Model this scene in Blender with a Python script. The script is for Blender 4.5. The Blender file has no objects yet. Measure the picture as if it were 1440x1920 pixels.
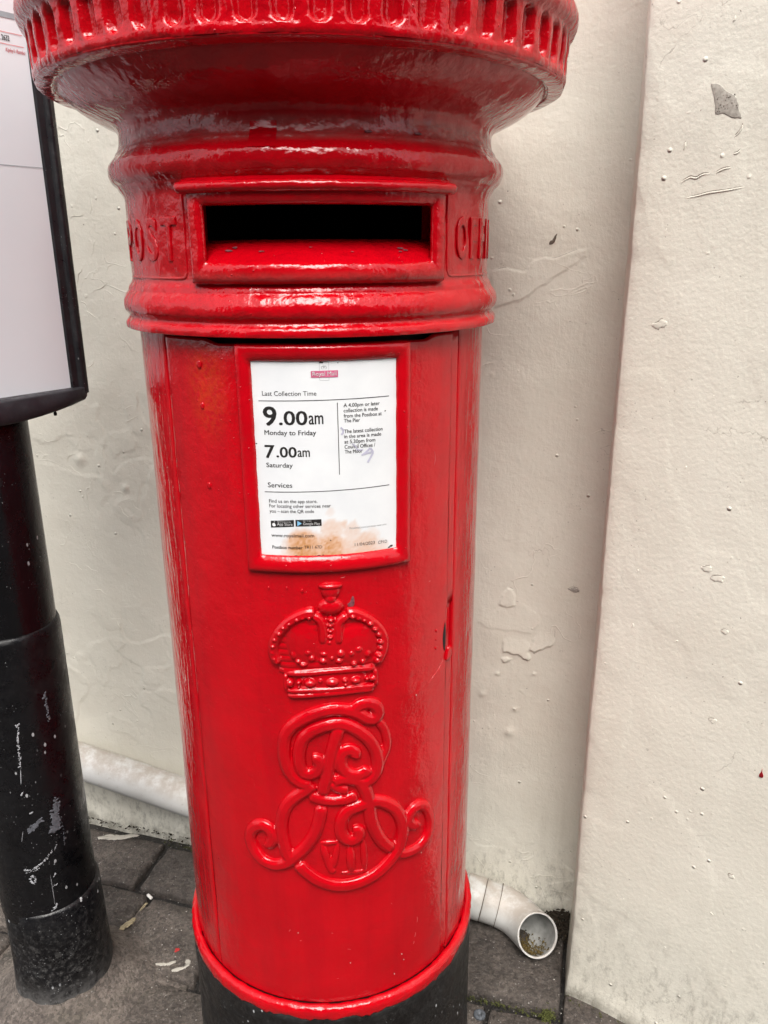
import bpy, bmesh, math, random
from math import sin, cos, pi, radians, sqrt, atan2, exp, hypot
from mathutils import Vector, Matrix, noise
random.seed(7)
scene = bpy.context.scene
COL = scene.collection
R = radians

# ------------------------------------------------------------------ camera, sky, sun, exposure
cam_d = bpy.data.cameras.new('camera')
cam = bpy.data.objects.new('camera', cam_d); COL.objects.link(cam)
cam_d.sensor_fit = 'VERTICAL'; cam_d.sensor_height = 36.0; cam_d.lens = 1484.3/1920*36
cam_d.clip_start = 0.02; cam_d.clip_end = 600
cam.matrix_world = Matrix.Translation((0, 0, 1.42)) @ Matrix.Rotation(pi/2 - 0.3147, 4, 'X') @ Matrix.Rotation(-0.0069, 4, 'Z')
scene.camera = cam

SUN_EL, SUN_AZ = R(56), R(179)          # azimuth clockwise from +y: behind the camera
w = bpy.data.worlds.new('World'); scene.world = w; w.use_nodes = True
wn = w.node_tree.nodes; wl = w.node_tree.links; wn.clear()
sky = wn.new('ShaderNodeTexSky'); sky.sky_type = 'NISHITA'; sky.sun_disc = False
sky.sun_elevation = SUN_EL; sky.sun_rotation = SUN_AZ; sky.dust_density = 4.0; sky.air_density = 1.0
hs = wn.new('ShaderNodeHueSaturation'); hs.inputs['Saturation'].default_value = 0.25   # cloud cover: grey, not blue
bg = wn.new('ShaderNodeBackground'); bg.inputs['Strength'].default_value = 0.135
wo = wn.new('ShaderNodeOutputWorld')
wl.new(sky.outputs[0], hs.inputs['Color']); wl.new(hs.outputs[0], bg.inputs['Color']); wl.new(bg.outputs[0], wo.inputs[0])

sd = bpy.data.lights.new('sun', 'SUN'); sd.energy = 1.4; sd.angle = R(36); sd.color = (1.0, 0.95, 0.88)
sun = bpy.data.objects.new('sun', sd); COL.objects.link(sun)
dirv = Vector((sin(SUN_AZ)*cos(SUN_EL), cos(SUN_AZ)*cos(SUN_EL), sin(SUN_EL)))
sun.rotation_euler = dirv.to_track_quat('Z', 'Y').to_euler()
sun.location = (0, 0, 8)

vs = scene.view_settings
vs.view_transform = 'Standard'; vs.look = 'None'; vs.gamma = 1.0; vs.exposure = 1.08; vs.use_curve_mapping = False
# ------------------------------------------------------------------ measured positions on the box: (angle, height)
CYPHER = [
  (1.0, [(0.1006, 0.8365), (0.1338, 0.8433), (0.1837, 0.8448), (0.2285, 0.8388), (0.2453, 0.8274), (0.2219, 0.8189), (0.1768, 0.822), (0.133, 0.8307), (0.0738, 0.8381), (-0.0059, 0.8417), (-0.0856, 0.8385), (-0.1664, 0.8298), (-0.2383, 0.8172), (-0.2823, 0.8014), (-0.297, 0.7828), (-0.2953, 0.7629), (-0.276, 0.7463), (-0.242, 0.7337), (-0.1989, 0.7265), (-0.1443, 0.7237)]),
  (1.0, [(-0.0237, 0.7272), (0.015, 0.7309), (0.0535, 0.7305), (0.1033, 0.7262), (0.1538, 0.7206), (0.1972, 0.7237), (0.2299, 0.7343), (0.2394, 0.751), (0.2255, 0.7691), (0.1918, 0.7864), (0.142, 0.8011), (0.0879, 0.8123), (0.0344, 0.8185), (-0.019, 0.819), (-0.0834, 0.8147), (-0.143, 0.8075), (-0.1849, 0.7968), (-0.2034, 0.783), (-0.2111, 0.7691), (-0.2082, 0.7537), (-0.1852, 0.7431), (-0.1417, 0.7417), (-0.1083, 0.7478), (-0.0962, 0.7571), (-0.1114, 0.7649), (-0.1384, 0.7649)]),
  (0.8, [(-0.0237, 0.7272), (-0.0082, 0.7189), (0.0244, 0.7141), (0.063, 0.7112)]),
  (1.0, [(0.095, 0.7633), (0.1066, 0.7705), (0.0794, 0.7762), (0.041, 0.7744), (0.0237, 0.7642), (0.028, 0.7516), (0.0545, 0.7415), (0.1039, 0.7348), (0.1605, 0.7368), (0.1838, 0.7434)]),
  (0.7, [(0.239, 0.8157), (0.2795, 0.7995), (0.297, 0.783), (0.2967, 0.769), (0.2752, 0.7565), (0.2539, 0.7438), (0.2356, 0.7308)]),
  (0.95, [(0.0234, 0.8158), (0.0001, 0.7983), (-0.0236, 0.7776), (-0.0424, 0.7548), (-0.0583, 0.7349), (-0.0734, 0.7225), (-0.0806, 0.7083)]),
  (1.0, [(-0.0952, 0.6899), (-0.106, 0.6706), (-0.1343, 0.6462), (-0.184, 0.6236), (-0.2515, 0.6036), (-0.3248, 0.5873), (-0.3988, 0.5811), (-0.4734, 0.5854), (-0.5284, 0.6004), (-0.5484, 0.6192), (-0.5235, 0.6363), (-0.4676, 0.6465), (-0.417, 0.6433), (-0.3951, 0.6308), (-0.4182, 0.6182), (-0.4457, 0.6203)]),
  (1.0, [(-0.1398, 0.7258), (-0.1741, 0.7162), (-0.2343, 0.7048), (-0.2923, 0.689), (-0.3268, 0.6672), (-0.3362, 0.6422), (-0.3233, 0.6178), (-0.3045, 0.6008), (-0.2794, 0.594)]),
  (0.9, [(-0.159, 0.7068), (-0.1103, 0.7008), (-0.0283, 0.6968), (0.0549, 0.6973), (0.1143, 0.702)]),
  (1.05, [(0.1203, 0.7268), (0.1535, 0.7132), (0.1742, 0.6976), (0.1862, 0.6775), (0.1982, 0.6521), (0.2331, 0.6272), (0.2787, 0.6071), (0.3311, 0.5934)]),
  (1.05, [(0.0841, 0.6399), (0.1143, 0.6409), (0.1136, 0.631), (0.0787, 0.6264), (0.0365, 0.6319), (0.015, 0.6462), (0.0225, 0.6632), (0.0573, 0.6766), (0.1043, 0.6807), (0.156, 0.6841), (0.222, 0.6849), (0.2899, 0.6763), (0.3562, 0.6594), (0.3959, 0.6355), (0.4011, 0.6146), (0.3757, 0.5915), (0.3162, 0.5741), (0.2397, 0.56), (0.148, 0.5511), (0.0419, 0.5475), (-0.0613, 0.5518), (-0.1457, 0.5629), (-0.2125, 0.5777), (-0.2495, 0.5897)]),
  (0.95, [(0.3656, 0.5822), (0.438, 0.5755), (0.5387, 0.5775), (0.6052, 0.5922), (0.6163, 0.6169), (0.5774, 0.6401), (0.5128, 0.6505), (0.4582, 0.6441), (0.4425, 0.6305), (0.4859, 0.6192), (0.5194, 0.6242)]),
  (0.6, [(-0.0996, 0.6224), (-0.0617, 0.5853), (-0.0333, 0.5719)]),
  (0.55, [(-0.0069, 0.622), (-0.0413, 0.5773)]),
  (0.42, [(-0.1119, 0.625), (-0.0023, 0.6249)]),
  (0.72, [(0.0649, 0.6145), (0.0717, 0.5708)]),
  (0.55, [(0.1436, 0.6231), (0.1519, 0.5703)]),
  (0.34, [(0.0051, 0.5704), (0.1714, 0.567)]),
]
CROWN_TUBES = [
  (0.8, [(-0.0895, 0.9844), (-0.13, 0.9846), (-0.1817, 0.9791), (-0.2401, 0.9691), (-0.2902, 0.9547), (-0.3202, 0.9388), (-0.3232, 0.9248), (-0.3017, 0.9111)]),
  (0.8, [(0.0728, 0.9805), (0.1143, 0.9808), (0.1771, 0.9718), (0.2362, 0.9584), (0.2749, 0.9412), (0.2772, 0.9255), (0.2569, 0.9137), (0.234, 0.9048)]),
  (0.7, [(-0.0973, 0.9831), (-0.0608, 0.972), (-0.0525, 0.9568), (-0.0546, 0.9403)]),
  (0.7, [(0.0805, 0.9803), (0.0358, 0.9705), (0.0292, 0.9555), (0.0275, 0.9389)]),
  (0.75, [(-0.2643, 0.8969), (-0.1325, 0.8986), (-0.0181, 0.9004), (0.1294, 0.8993), (0.228, 0.8972)]),
  (0.65, [(-0.2665, 0.871), (-0.1363, 0.8728), (-0.0211, 0.8732), (0.1275, 0.8727), (0.2325, 0.8701)]),
  (0.7, [(-0.2572, 0.8632), (-0.1374, 0.8656), (-0.0218, 0.8674), (0.1272, 0.8676), (0.221, 0.8656)]),
  (0.55, [(-0.2616, 0.897), (-0.2639, 0.8848), (-0.261, 0.8718)]),
  (0.55, [(0.228, 0.8965), (0.2302, 0.8834), (0.2325, 0.8701)]),
]
CROWN_BLOBS = [
  (-0.0077, 0.9923, 0.0152, 0.0087, 6),
  (-0.0078, 1.0137, 0.0127, 0.0099, 5),
  (-0.0069, 1.0216, 0.0121, 0.004, 5.5),
  (-0.0064, 1.0037, 0.0073, 0.008, 5),
  (-0.1623, 0.9408, 0.0258, 0.0316, 3),
  (0.132, 0.936, 0.0274, 0.0318, 3),
  (-0.0168, 0.9342, 0.0186, 0.0303, 3.2),
  (-0.0096, 0.9754, 0.0039, 0.0035, 6),
  (-0.0131, 0.9673, 0.0039, 0.0035, 6),
  (-0.014, 0.9591, 0.0039, 0.0035, 6),
  (-0.0165, 0.9508, 0.0039, 0.0036, 6),
  (-0.0184, 0.9433, 0.0039, 0.0036, 6),
  (-0.1382, 0.9297, 0.0062, 0.0062, 6),
  (-0.2116, 0.9252, 0.005, 0.007, 5),
  (-0.1616, 0.9121, 0.0062, 0.0042, 6),
  (-0.1869, 0.9169, 0.0037, 0.0042, 5),
  (-0.1137, 0.9212, 0.0043, 0.0056, 5),
  (0.1316, 0.9304, 0.0071, 0.007, 6),
  (0.0942, 0.926, 0.0044, 0.0049, 6),
  (0.1795, 0.9215, 0.0059, 0.0071, 5.5),
  (0.1088, 0.91, 0.0051, 0.0043, 5.5),
  (0.1572, 0.9111, 0.0045, 0.0042, 5.5),
  (-0.051, 0.9277, 0.0055, 0.0056, 6),
  (0.0366, 0.9262, 0.0063, 0.0055, 6),
  (-0.0576, 0.9166, 0.0049, 0.0042, 6),
  (0.0303, 0.915, 0.0056, 0.0043, 6),
  (-0.008, 0.9208, 0.0037, 0.0042, 7),
  (-0.3036, 0.9153, 0.0045, 0.0057, 6.5),
  (0.2369, 0.909, 0.0048, 0.0057, 6.5),
  (-0.2402, 0.883, 0.0058, 0.005, 5.5),
  (-0.1921, 0.8856, 0.0028, 0.0032, 5),
  (-0.1906, 0.8784, 0.0023, 0.0022, 4.5),
  (-0.132, 0.8843, 0.0075, 0.0051, 6),
  (-0.0743, 0.8872, 0.0028, 0.0026, 5),
  (-0.0121, 0.8839, 0.0098, 0.0054, 6.5),
  (0.0591, 0.8858, 0.0032, 0.0032, 5),
  (0.0585, 0.8793, 0.0032, 0.0026, 5),
  (0.1175, 0.8839, 0.0078, 0.0051, 6),
  (0.1773, 0.8837, 0.0029, 0.0029, 5),
  (0.2133, 0.8828, 0.0047, 0.005, 5.5),
  (-0.1206, 0.9798, 0.0036, 0.0038, 7.5),
  (-0.1562, 0.9792, 0.0036, 0.0038, 7.5),
  (-0.1873, 0.9764, 0.0037, 0.0038, 7.5),
  (-0.2243, 0.9707, 0.0037, 0.0038, 7.5),
  (-0.2566, 0.9648, 0.0038, 0.0039, 7.5),
  (-0.2846, 0.9562, 0.0038, 0.0038, 7.5),
  (-0.3076, 0.9474, 0.0038, 0.0039, 7.5),
  (-0.3205, 0.9374, 0.0039, 0.004, 7.5),
  (-0.3226, 0.9276, 0.0039, 0.0039, 7.5),
  (-0.3135, 0.9194, 0.0039, 0.0039, 7.5),
  (0.1037, 0.9783, 0.0037, 0.0038, 7.5),
  (0.1348, 0.9753, 0.0038, 0.0039, 7.5),
  (0.1663, 0.9709, 0.0038, 0.0038, 7.5),
  (0.1955, 0.9649, 0.0039, 0.0039, 7.5),
  (0.2224, 0.9562, 0.004, 0.0039, 7.5),
  (0.2441, 0.9469, 0.004, 0.0039, 7.5),
  (0.2549, 0.9365, 0.0041, 0.004, 7.5),
  (0.2545, 0.9266, 0.0041, 0.004, 7.5),
  (0.2457, 0.9171, 0.0041, 0.004, 7.5),
]
PLATE_TEXT = [
  ('Last Collection Time', -0.3121, -0.0455, 1.2631, 0.0053, 0.0),
  ('9', -0.3104, -0.2471, 1.2275, 0.0223, 0.35),
  ('.00', -0.232, -0.0951, 1.2285, 0.0163, 0.35),
  ('am', -0.0862, -0.0165, 1.2291, 0.0106, 0.25),
  ('Monday to Friday', -0.3101, -0.0534, 1.2161, 0.0057, 0.2),
  ('7', -0.3118, -0.2653, 1.1879, 0.0156, 0.35),
  ('.00', -0.2537, -0.1539, 1.189, 0.0124, 0.35),
  ('am', -0.1479, -0.0883, 1.1896, 0.0079, 0.25),
  ('Saturday', -0.3091, -0.1749, 1.1763, 0.0055, 0.2),
  ('A 4.00pm or later', 0.0854, 0.2704, 1.2484, 0.0043, 0.2),
  ('collection is made', 0.0848, 0.2605, 1.2421, 0.0043, 0.2),
  ('from the Postbox at', 0.085, 0.2813, 1.2357, 0.0043, 0.2),
  ('The Pier', 0.0852, 0.1663, 1.2299, 0.0043, 0.2),
  ('The latest collection', 0.0855, 0.2847, 1.2169, 0.0044, 0.2),
  ('in the area is made', 0.0849, 0.2771, 1.2108, 0.0043, 0.2),
  ('at 5.30pm from', 0.0858, 0.2451, 1.2042, 0.0044, 0.2),
  ('Council Offices /', 0.0859, 0.244, 1.1979, 0.0044, 0.2),
  ('The Moor', 0.0861, 0.1761, 1.1918, 0.0044, 0.2),
  ('Services', -0.307, -0.1824, 1.151, 0.006, 0.1),
  ('Find us on the app store.', -0.3051, -0.059, 1.1315, 0.0042, 0.1),
  ('For locating other services near', -0.3058, 0.0086, 1.1253, 0.0042, 0.1),
  ('you – scan the QR code', -0.3056, -0.0775, 1.1187, 0.0042, 0.1),
  ('www.royalmail.com', -0.3029, -0.0812, 1.087, 0.0043, 0.15),
  ('Postbox number', -0.3006, -0.1429, 1.0713, 0.0041, 0.3),
  ('TR11 67D', -0.1344, -0.0417, 1.072, 0.0039, 0),
  ('11/04/2023', 0.128, 0.2365, 1.0719, 0.004, 0),
  ('CP1D', 0.2551, 0.3066, 1.0711, 0.004, 0),
]
LOGO_TEXT = [
  ('Royal Mail', -0.0618, 0.0539, 1.2863, 0.0045, 0.15),
]
BADGE_TEXT = [
  ('Download on the', -0.2669, -0.1965, 1.1062, 0.0018, 0.1),
  ('App Store', -0.2686, -0.1895, 1.1021, 0.0039, 0.1),
  ('GET IT ON', -0.1349, -0.0929, 1.1076, 0.0017, 0.1),
  ('Google Play', -0.1349, -0.0492, 1.1032, 0.0034, 0.1),
]
GREY_TEXT = [
  ('Royalmail.com/services-near-you', 0.1022, 0.3029, 1.0951, 0.0025, 0),
]
RULES = [(-0.3319, 1.2568), (0.3215, 1.2582), (0.0549, 1.2541), (0.057, 1.1661), (-0.3256, 1.145), (0.3215, 1.1472)]
LOGO = [(-0.0689, 1.2918), (0.0618, 1.2921), (0.0609, 1.2842), (-0.0693, 1.2841)]
LOGO_RECT = [(-0.0273, 1.3019), (0.0179, 1.3017), (0.0176, 1.2807), (-0.0272, 1.281)]
LOGO_CROWN = [(-0.0179, 1.2974), (0.0066, 1.2973), (0.0047, 1.2937), (-0.0155, 1.2938)]
BADGE1 = [(-0.3021, 1.1079), (-0.1813, 1.1097), (-0.1821, 1.101), (-0.3025, 1.099)]
BADGE2 = [(-0.1736, 1.1098), (-0.0414, 1.1103), (-0.041, 1.1018), (-0.1736, 1.1011)]
APPLE = [(-0.2855, 1.1036), (-0.276, 1.1037)]
PLAY = [(-0.1639, 1.1086), (-0.165, 1.1017), (-0.1414, 1.1053)]
SCRIB1 = [(0.172, 1.1883), (0.1958, 1.1921), (0.2175, 1.1966), (0.2317, 1.1913), (0.2217, 1.186), (0.203, 1.1789)]
SCRIB2 = [(0.1839, 1.1896), (0.2317, 1.1919)]
SCRIB3 = [(0.0681, 1.2242), (0.0805, 1.2208), (0.0771, 1.2169), (0.0695, 1.2155)]
SCRIB4 = [(0.1244, 1.2035), (0.1395, 1.2005), (0.1531, 1.1957), (0.1803, 1.1952)]
STAIN = [(-0.1362, 1.0753), (0.0128, 1.0957), (0.0024, 1.0723), (0.1137, 1.092), (0.1845, 1.0724), (0.0754, 1.1025), (0.2264, 1.085), (-0.0599, 1.069), (0.0079, 1.1199), (0.2761, 1.0633)]

# ------------------------------------------------------------------ helpers
def nz(x, y, z=0.0): return noise.noise(Vector((x, y, z)))          # about -1..1
def fbm(x, y, z=0.0, o=4): return noise.fractal(Vector((x, y, z)), 0.9, 2.0, o)
def sstep(a, b, x):
    if a == b: return float(x > a)
    t = min(1, max(0, (x-a)/(b-a))); return t*t*(3-2*t)

def mesh_obj(name, vs_, fs, mat, parent=None, loc=(0, 0, 0), smooth=True):
    me = bpy.data.meshes.new(name)
    L = Vector(loc)
    me.from_pydata([tuple(Vector(v)-L) for v in vs_], [], fs)
    if mat is not None: me.materials.append(mat)
    if smooth: me.polygons.foreach_set('use_smooth', [True]*len(me.polygons))
    me.update()
    o = bpy.data.objects.new(name, me); COL.objects.link(o); o.location = loc
    if parent: o.parent = parent
    return o

def tag(o, label=None, cat=None, group=None, kind=None):
    if label: o['label'] = label
    if cat: o['category'] = cat
    if group: o['group'] = group
    if kind: o['kind'] = kind
    return o

def empty(name, loc, rz=0.0):
    o = bpy.data.objects.new(name, None); COL.objects.link(o)
    o.location = loc; o.rotation_euler = (0, 0, rz); o.empty_display_size = 0.1
    return o

def recalc(o):
    bm = bmesh.new(); bm.from_mesh(o.data); bmesh.ops.recalc_face_normals(bm, faces=bm.faces); bm.to_mesh(o.data); bm.free()
    return o

def cr(pts, n=6, closed=False):                     # Catmull-Rom through points of any dimension
    P = [Vector(p) if len(p) > 2 else Vector((p[0], p[1], 0)) for p in pts]
    out = []
    m = len(P)
    segs = m if closed else m-1
    for i in range(segs):
        p0 = P[(i-1) % m] if closed or i > 0 else P[0]*2-P[1]
        p1 = P[i]; p2 = P[(i+1) % m]
        p3 = P[(i+2) % m] if closed or i+2 < m else P[-1]*2-P[-2]
        for k in range(n):
            t = k/n
            out.append(0.5*((2*p1)+(p2-p0)*t+(2*p0-5*p1+4*p2-p3)*t*t+(3*p1-p0-3*p2+p3)*t**3))
    if not closed: out.append(P[-1])
    return out

def tube3(path, rad, n=12, cap=True):               # tube along 3-D points; rad number or list
    vs_, fs = [], []
    m = len(path); path = [Vector(p) for p in path]
    up = Vector((0, 0, 1))
    for i, p in enumerate(path):
        t = (path[min(i+1, m-1)]-path[max(i-1, 0)]).normalized()
        a = t.cross(up)
        if a.length < 1e-4: a = Vector((1, 0, 0))
        a.normalize(); b = a.cross(t)
        r = rad[i] if isinstance(rad, (list, tuple)) else rad
        for k in range(n):
            an = 2*pi*k/n; vs_.append(p+a*(r*cos(an))+b*(r*sin(an)))
    for i in range(m-1):
        for k in range(n):
            k2 = (k+1) % n; fs.append((i*n+k, i*n+k2, (i+1)*n+k2, (i+1)*n+k))
    if cap: fs.append(tuple(range(n-1, -1, -1))); fs.append(tuple(range((m-1)*n, m*n)))
    return vs_, fs

def join(parts):
    V, F = [], []
    for v, f in parts:
        o = len(V); V += list(v); F += [tuple(i+o for i in q) for q in f]
    return V, F

# ------------------------------------------------------------------ material helpers
def new_mat(name):
    m = bpy.data.materials.new(name); m.use_nodes = True
    nt = m.node_tree; b = nt.nodes['Principled BSDF']
    return m, nt, b
def N(nt, t, **kw):
    n = nt.nodes.new(t)
    for k, v in kw.items():
        if k.startswith('i_'): n.inputs[k[2:].replace('_', ' ')].default_value = v
        else: setattr(n, k, v)
    return n
def coords(nt, scale=(1, 1, 1)):
    tc = N(nt, 'ShaderNodeTexCoord'); mp = N(nt, 'ShaderNodeMapping'); mp.inputs['Scale'].default_value = scale
    nt.links.new(tc.outputs['Object'], mp.inputs['Vector']); return mp.outputs[0]
def tex(nt, vec, scale, detail=4.0, rough=0.55, dist=0.0):
    n = N(nt, 'ShaderNodeTexNoise'); n.inputs['Scale'].default_value = scale; n.inputs['Detail'].default_value = detail
    n.inputs['Roughness'].default_value = rough; n.inputs['Distortion'].default_value = dist
    nt.links.new(vec, n.inputs['Vector']); return n.outputs[0]
def vor(nt, vec, scale, feature='F1'):
    n = N(nt, 'ShaderNodeTexVoronoi'); n.feature = feature; n.inputs['Scale'].default_value = scale
    nt.links.new(vec, n.inputs['Vector']); return n.outputs[0]
def ramp(nt, fac, a, b, ca=(0, 0, 0, 1), cb=(1, 1, 1, 1)):
    n = N(nt, 'ShaderNodeValToRGB'); n.color_ramp.elements[0].position = a; n.color_ramp.elements[1].position = b
    n.color_ramp.elements[0].color = ca; n.color_ramp.elements[1].color = cb
    nt.links.new(fac, n.inputs[0]); return n.outputs[0]
def mrange(nt, v, a, b, c=0.0, d=1.0, smooth=True):
    n = N(nt, 'ShaderNodeMapRange'); n.interpolation_type = 'SMOOTHSTEP' if smooth else 'LINEAR'
    for k, x in zip(('From Min', 'From Max', 'To Min', 'To Max'), (a, b, c, d)): n.inputs[k].default_value = x
    nt.links.new(v, n.inputs['Value']); return n.outputs[0]
def math_(nt, op, a, b=None):
    n = N(nt, 'ShaderNodeMath'); n.operation = op; n.use_clamp = False
    for i, x in enumerate((a, b)):
        if x is None: continue
        if isinstance(x, (int, float)): n.inputs[i].default_value = x
        else: nt.links.new(x, n.inputs[i])
    return n.outputs[0]
def mixc(nt, fac, a, b):
    n = N(nt, 'ShaderNodeMix'); n.data_type = 'RGBA'
    for sock, x in ((n.inputs[0], fac), (n.inputs[6], a), (n.inputs[7], b)):
        if isinstance(x, (int, float)): sock.default_value = x
        elif isinstance(x, tuple): sock.default_value = (*x[:3], 1)
        else: nt.links.new(x, sock)
    return n.outputs[2]
def bump(nt, b, height, strength, dist, prev=None):
    n = N(nt, 'ShaderNodeBump'); n.inputs['Strength'].default_value = strength; n.inputs['Distance'].default_value = dist
    nt.links.new(height, n.inputs['Height'])
    if prev is not None: nt.links.new(prev, n.inputs['Normal'])
    nt.links.new(n.outputs[0], b.inputs['Normal']); return n.outputs[0]
def sepz(nt):
    tc = N(nt, 'ShaderNodeTexCoord'); s = N(nt, 'ShaderNodeSeparateXYZ'); nt.links.new(tc.outputs['Object'], s.inputs[0]); return s.outputs

def plain(name, col, rough=0.5, spec=0.5, var=0.12, vs_=40):
    m, nt, b = new_mat(name)
    v = tex(nt, coords(nt), vs_)
    c2 = tuple(max(0, x*(1-var)) for x in col); c3 = tuple(min(1, x*(1+var)) for x in col)
    nt.links.new(ramp(nt, v, .3, .7, (*c2, 1), (*c3, 1)), b.inputs['Base Color'])
    b.inputs['Roughness'].default_value = rough; b.inputs['Specular IOR Level'].default_value = spec
    return m

RED = (0.475, 0.0010, 0.0055)
def red_paint(name, lump=0.5, fine=0.3, drip=0.0, dust=(), rough=0.085, orange=None):
    """thick gloss enamel, many coats deep: lumps, brush marks, drips, dust on the ledges"""
    m, nt, b = new_mat(name)
    co = coords(nt)
    v = tex(nt, co, 9, 5)
    base = ramp(nt, v, .3, .72, (RED[0]*.88, RED[1]*.8, RED[2]*.9, 1), (RED[0]*1.08, RED[1]*1.2, RED[2]*1.3, 1))
    base = mixc(nt, mrange(nt, tex(nt, coords(nt, (1, 1, .1)), 34, 5, .6), .42, .70, 0, .30), base, (RED[0]*.62, RED[1], RED[2]*1.2))
    rg = math_(nt, 'ADD', mrange(nt, tex(nt, co, 23, 5), .35, .7, rough*.6, rough*1.5), mrange(nt, tex(nt, coords(nt, (1, 1, .45)), 12, 8, .65), .54, .74, 0, rough*1.1))
    if orange:                                        # soft mottled orange patch mixed into the red
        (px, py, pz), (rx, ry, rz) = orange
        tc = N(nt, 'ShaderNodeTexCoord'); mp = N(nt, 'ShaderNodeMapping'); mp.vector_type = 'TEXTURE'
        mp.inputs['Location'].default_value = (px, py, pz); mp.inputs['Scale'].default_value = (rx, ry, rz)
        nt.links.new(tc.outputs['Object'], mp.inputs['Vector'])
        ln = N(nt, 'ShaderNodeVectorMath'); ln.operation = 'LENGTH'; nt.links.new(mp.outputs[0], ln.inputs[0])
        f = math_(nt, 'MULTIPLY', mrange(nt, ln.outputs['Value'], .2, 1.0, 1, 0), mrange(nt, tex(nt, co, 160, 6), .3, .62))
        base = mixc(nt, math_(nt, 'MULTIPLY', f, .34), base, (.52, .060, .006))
    if dust:
        z = sepz(nt)[2]; tot = None
        for z0, z1, amt in dust:
            k = math_(nt, 'MULTIPLY', mrange(nt, z, z0-.006, z0+.002), mrange(nt, z, z1-.004, z1+.005, 1, 0))
            k = math_(nt, 'MULTIPLY', k, amt); tot = k if tot is None else math_(nt, 'MAXIMUM', tot, k)
        f = math_(nt, 'MULTIPLY', tot, mrange(nt, tex(nt, coords(nt, (1, 1, 3)), 45, 8, .7), .25, .65, .25, 1.0))
        base = mixc(nt, f, base, (.20, .105, .09))
        rg = math_(nt, 'ADD', rg, math_(nt, 'MULTIPLY', f, .45))
    # small specks where the paint has gone
    sp = mrange(nt, vor(nt, co, 55), .045, .03); sp = math_(nt, 'MULTIPLY', sp, mrange(nt, tex(nt, co, 14, 2), .58, .66))
    base = mixc(nt, math_(nt, 'MULTIPLY', sp, .85), base, (.05, .03, .035))
    nt.links.new(base, b.inputs['Base Color']); nt.links.new(rg, b.inputs['Roughness'])
    b.inputs['IOR'].default_value = 1.5
    h = math_(nt, 'MULTIPLY', tex(nt, co, 46, 3, .5), lump)
    h = math_(nt, 'ADD', h, math_(nt, 'MULTIPLY', tex(nt, co, 230, 3, .55), fine*.35))
    h = math_(nt, 'ADD', h, math_(nt, 'MULTIPLY', tex(nt, co, 13, 3, .5), 1.1))
    if drip: h = math_(nt, 'ADD', h, math_(nt, 'MULTIPLY', tex(nt, coords(nt, (1, 1, .14)), 95, 4, .5, .5), drip))
    h = math_(nt, 'ADD', h, math_(nt, 'MULTIPLY', mrange(nt, vor(nt, co, 75), .10, .04), .12))
    bump(nt, b, h, 1.0, 0.0032)
    return m

M = {}
M['red_head'] = red_paint('red_gloss_head', .95, .3, .2, dust=((1.539, 1.560, .42), (1.392, 1.400, .25)))
M['red_cap'] = red_paint('red_gloss_cap', 1.05, .4, .25)
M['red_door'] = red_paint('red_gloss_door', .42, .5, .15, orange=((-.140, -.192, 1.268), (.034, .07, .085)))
M['red_barrel'] = red_paint('red_gloss_barrel', .45, .35, .6)
M['red_relief'] = red_paint('red_gloss_relief', .4, .3, .0, rough=.085)
M['red_clean'] = red_paint('red_gloss_clean', .15, .15, .0)
M['seam'] = plain('dark_gap', (.012, .004, .004), .8)
M['interior'] = plain('unlit_iron', (.006, .006, .006), .9, .1)
M['bare'] = plain('bare_iron', (.16, .045, .055), .6, .4, .5, 300)

def black_paint(name, chips, scale, dirt=0.0, rough=.16, base=(.0032, .0032, .004), zdirt=None, bumpy=.35):
    m, nt, b = new_mat(name); co = coords(nt)
    v = tex(nt, co, 12, 6)
    col = ramp(nt, v, .3, .75, (*[x*.8 for x in base], 1), (*[x*1.7 for x in base], 1))
    rg = mrange(nt, tex(nt, co, 30, 6, .7), .3, .75, rough*.7, rough*2.2)
    if dirt:
        d = mrange(nt, tex(nt, co, 105, 10, .80), .47, .70)
        if zdirt:
            z = sepz(nt)[2]; d = math_(nt, 'MULTIPLY', d, mrange(nt, z, zdirt[0], zdirt[1], 1, .12)); d = math_(nt, 'MAXIMUM', d, math_(nt, 'MULTIPLY', mrange(nt, z, .035, .12, .95, 0), mrange(nt, tex(nt, co, 70, 8, .75), .33, .60)))
        d = math_(nt, 'MULTIPLY', d, dirt)
        col = mixc(nt, d, col, (.17, .165, .16)); rg = math_(nt, 'ADD', rg, math_(nt, 'MULTIPLY', d, .6))
    if chips:
        vv = coords(nt, (1, 1, .55))
        c = mrange(nt, vor(nt, vv, scale), .15, .09)
        c = math_(nt, 'MULTIPLY', c, mrange(nt, tex(nt, co, 9, 3), .60-.1*chips, .66-.1*chips))
        c2 = mrange(nt, vor(nt, co, scale*2.6), .12, .07)
        c2 = math_(nt, 'MULTIPLY', c2, mrange(nt, tex(nt, co, 13, 3), .53-.06*chips, .6-.06*chips))
        c = math_(nt, 'MAXIMUM', c, c2)
        col = mixc(nt, math_(nt, 'MULTIPLY', c, .8), col, (.42, .43, .44)); rg = math_(nt, 'ADD', rg, math_(nt, 'MULTIPLY', c, .4))
    nt.links.new(col, b.inputs['Base Color']); nt.links.new(rg, b.inputs['Roughness'])
    b.inputs['Specular IOR Level'].default_value = .38
    h = math_(nt, 'ADD', math_(nt, 'MULTIPLY', tex(nt, co, 40, 4), bumpy), math_(nt, 'MULTIPLY', tex(nt, co, 190, 4), bumpy*.4))
    bump(nt, b, h, 1.0, .0028)
    return m
M['pole'] = black_paint('black_gloss_pole', .35, 60, 0)
M['sleeve'] = black_paint('black_gloss_sleeve', .8, 60, .04, .25)
M['stub'] = black_paint('black_worn_stub', 1.2, 55, .75, .3, zdirt=(.04, .30), bumpy=.6)
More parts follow.
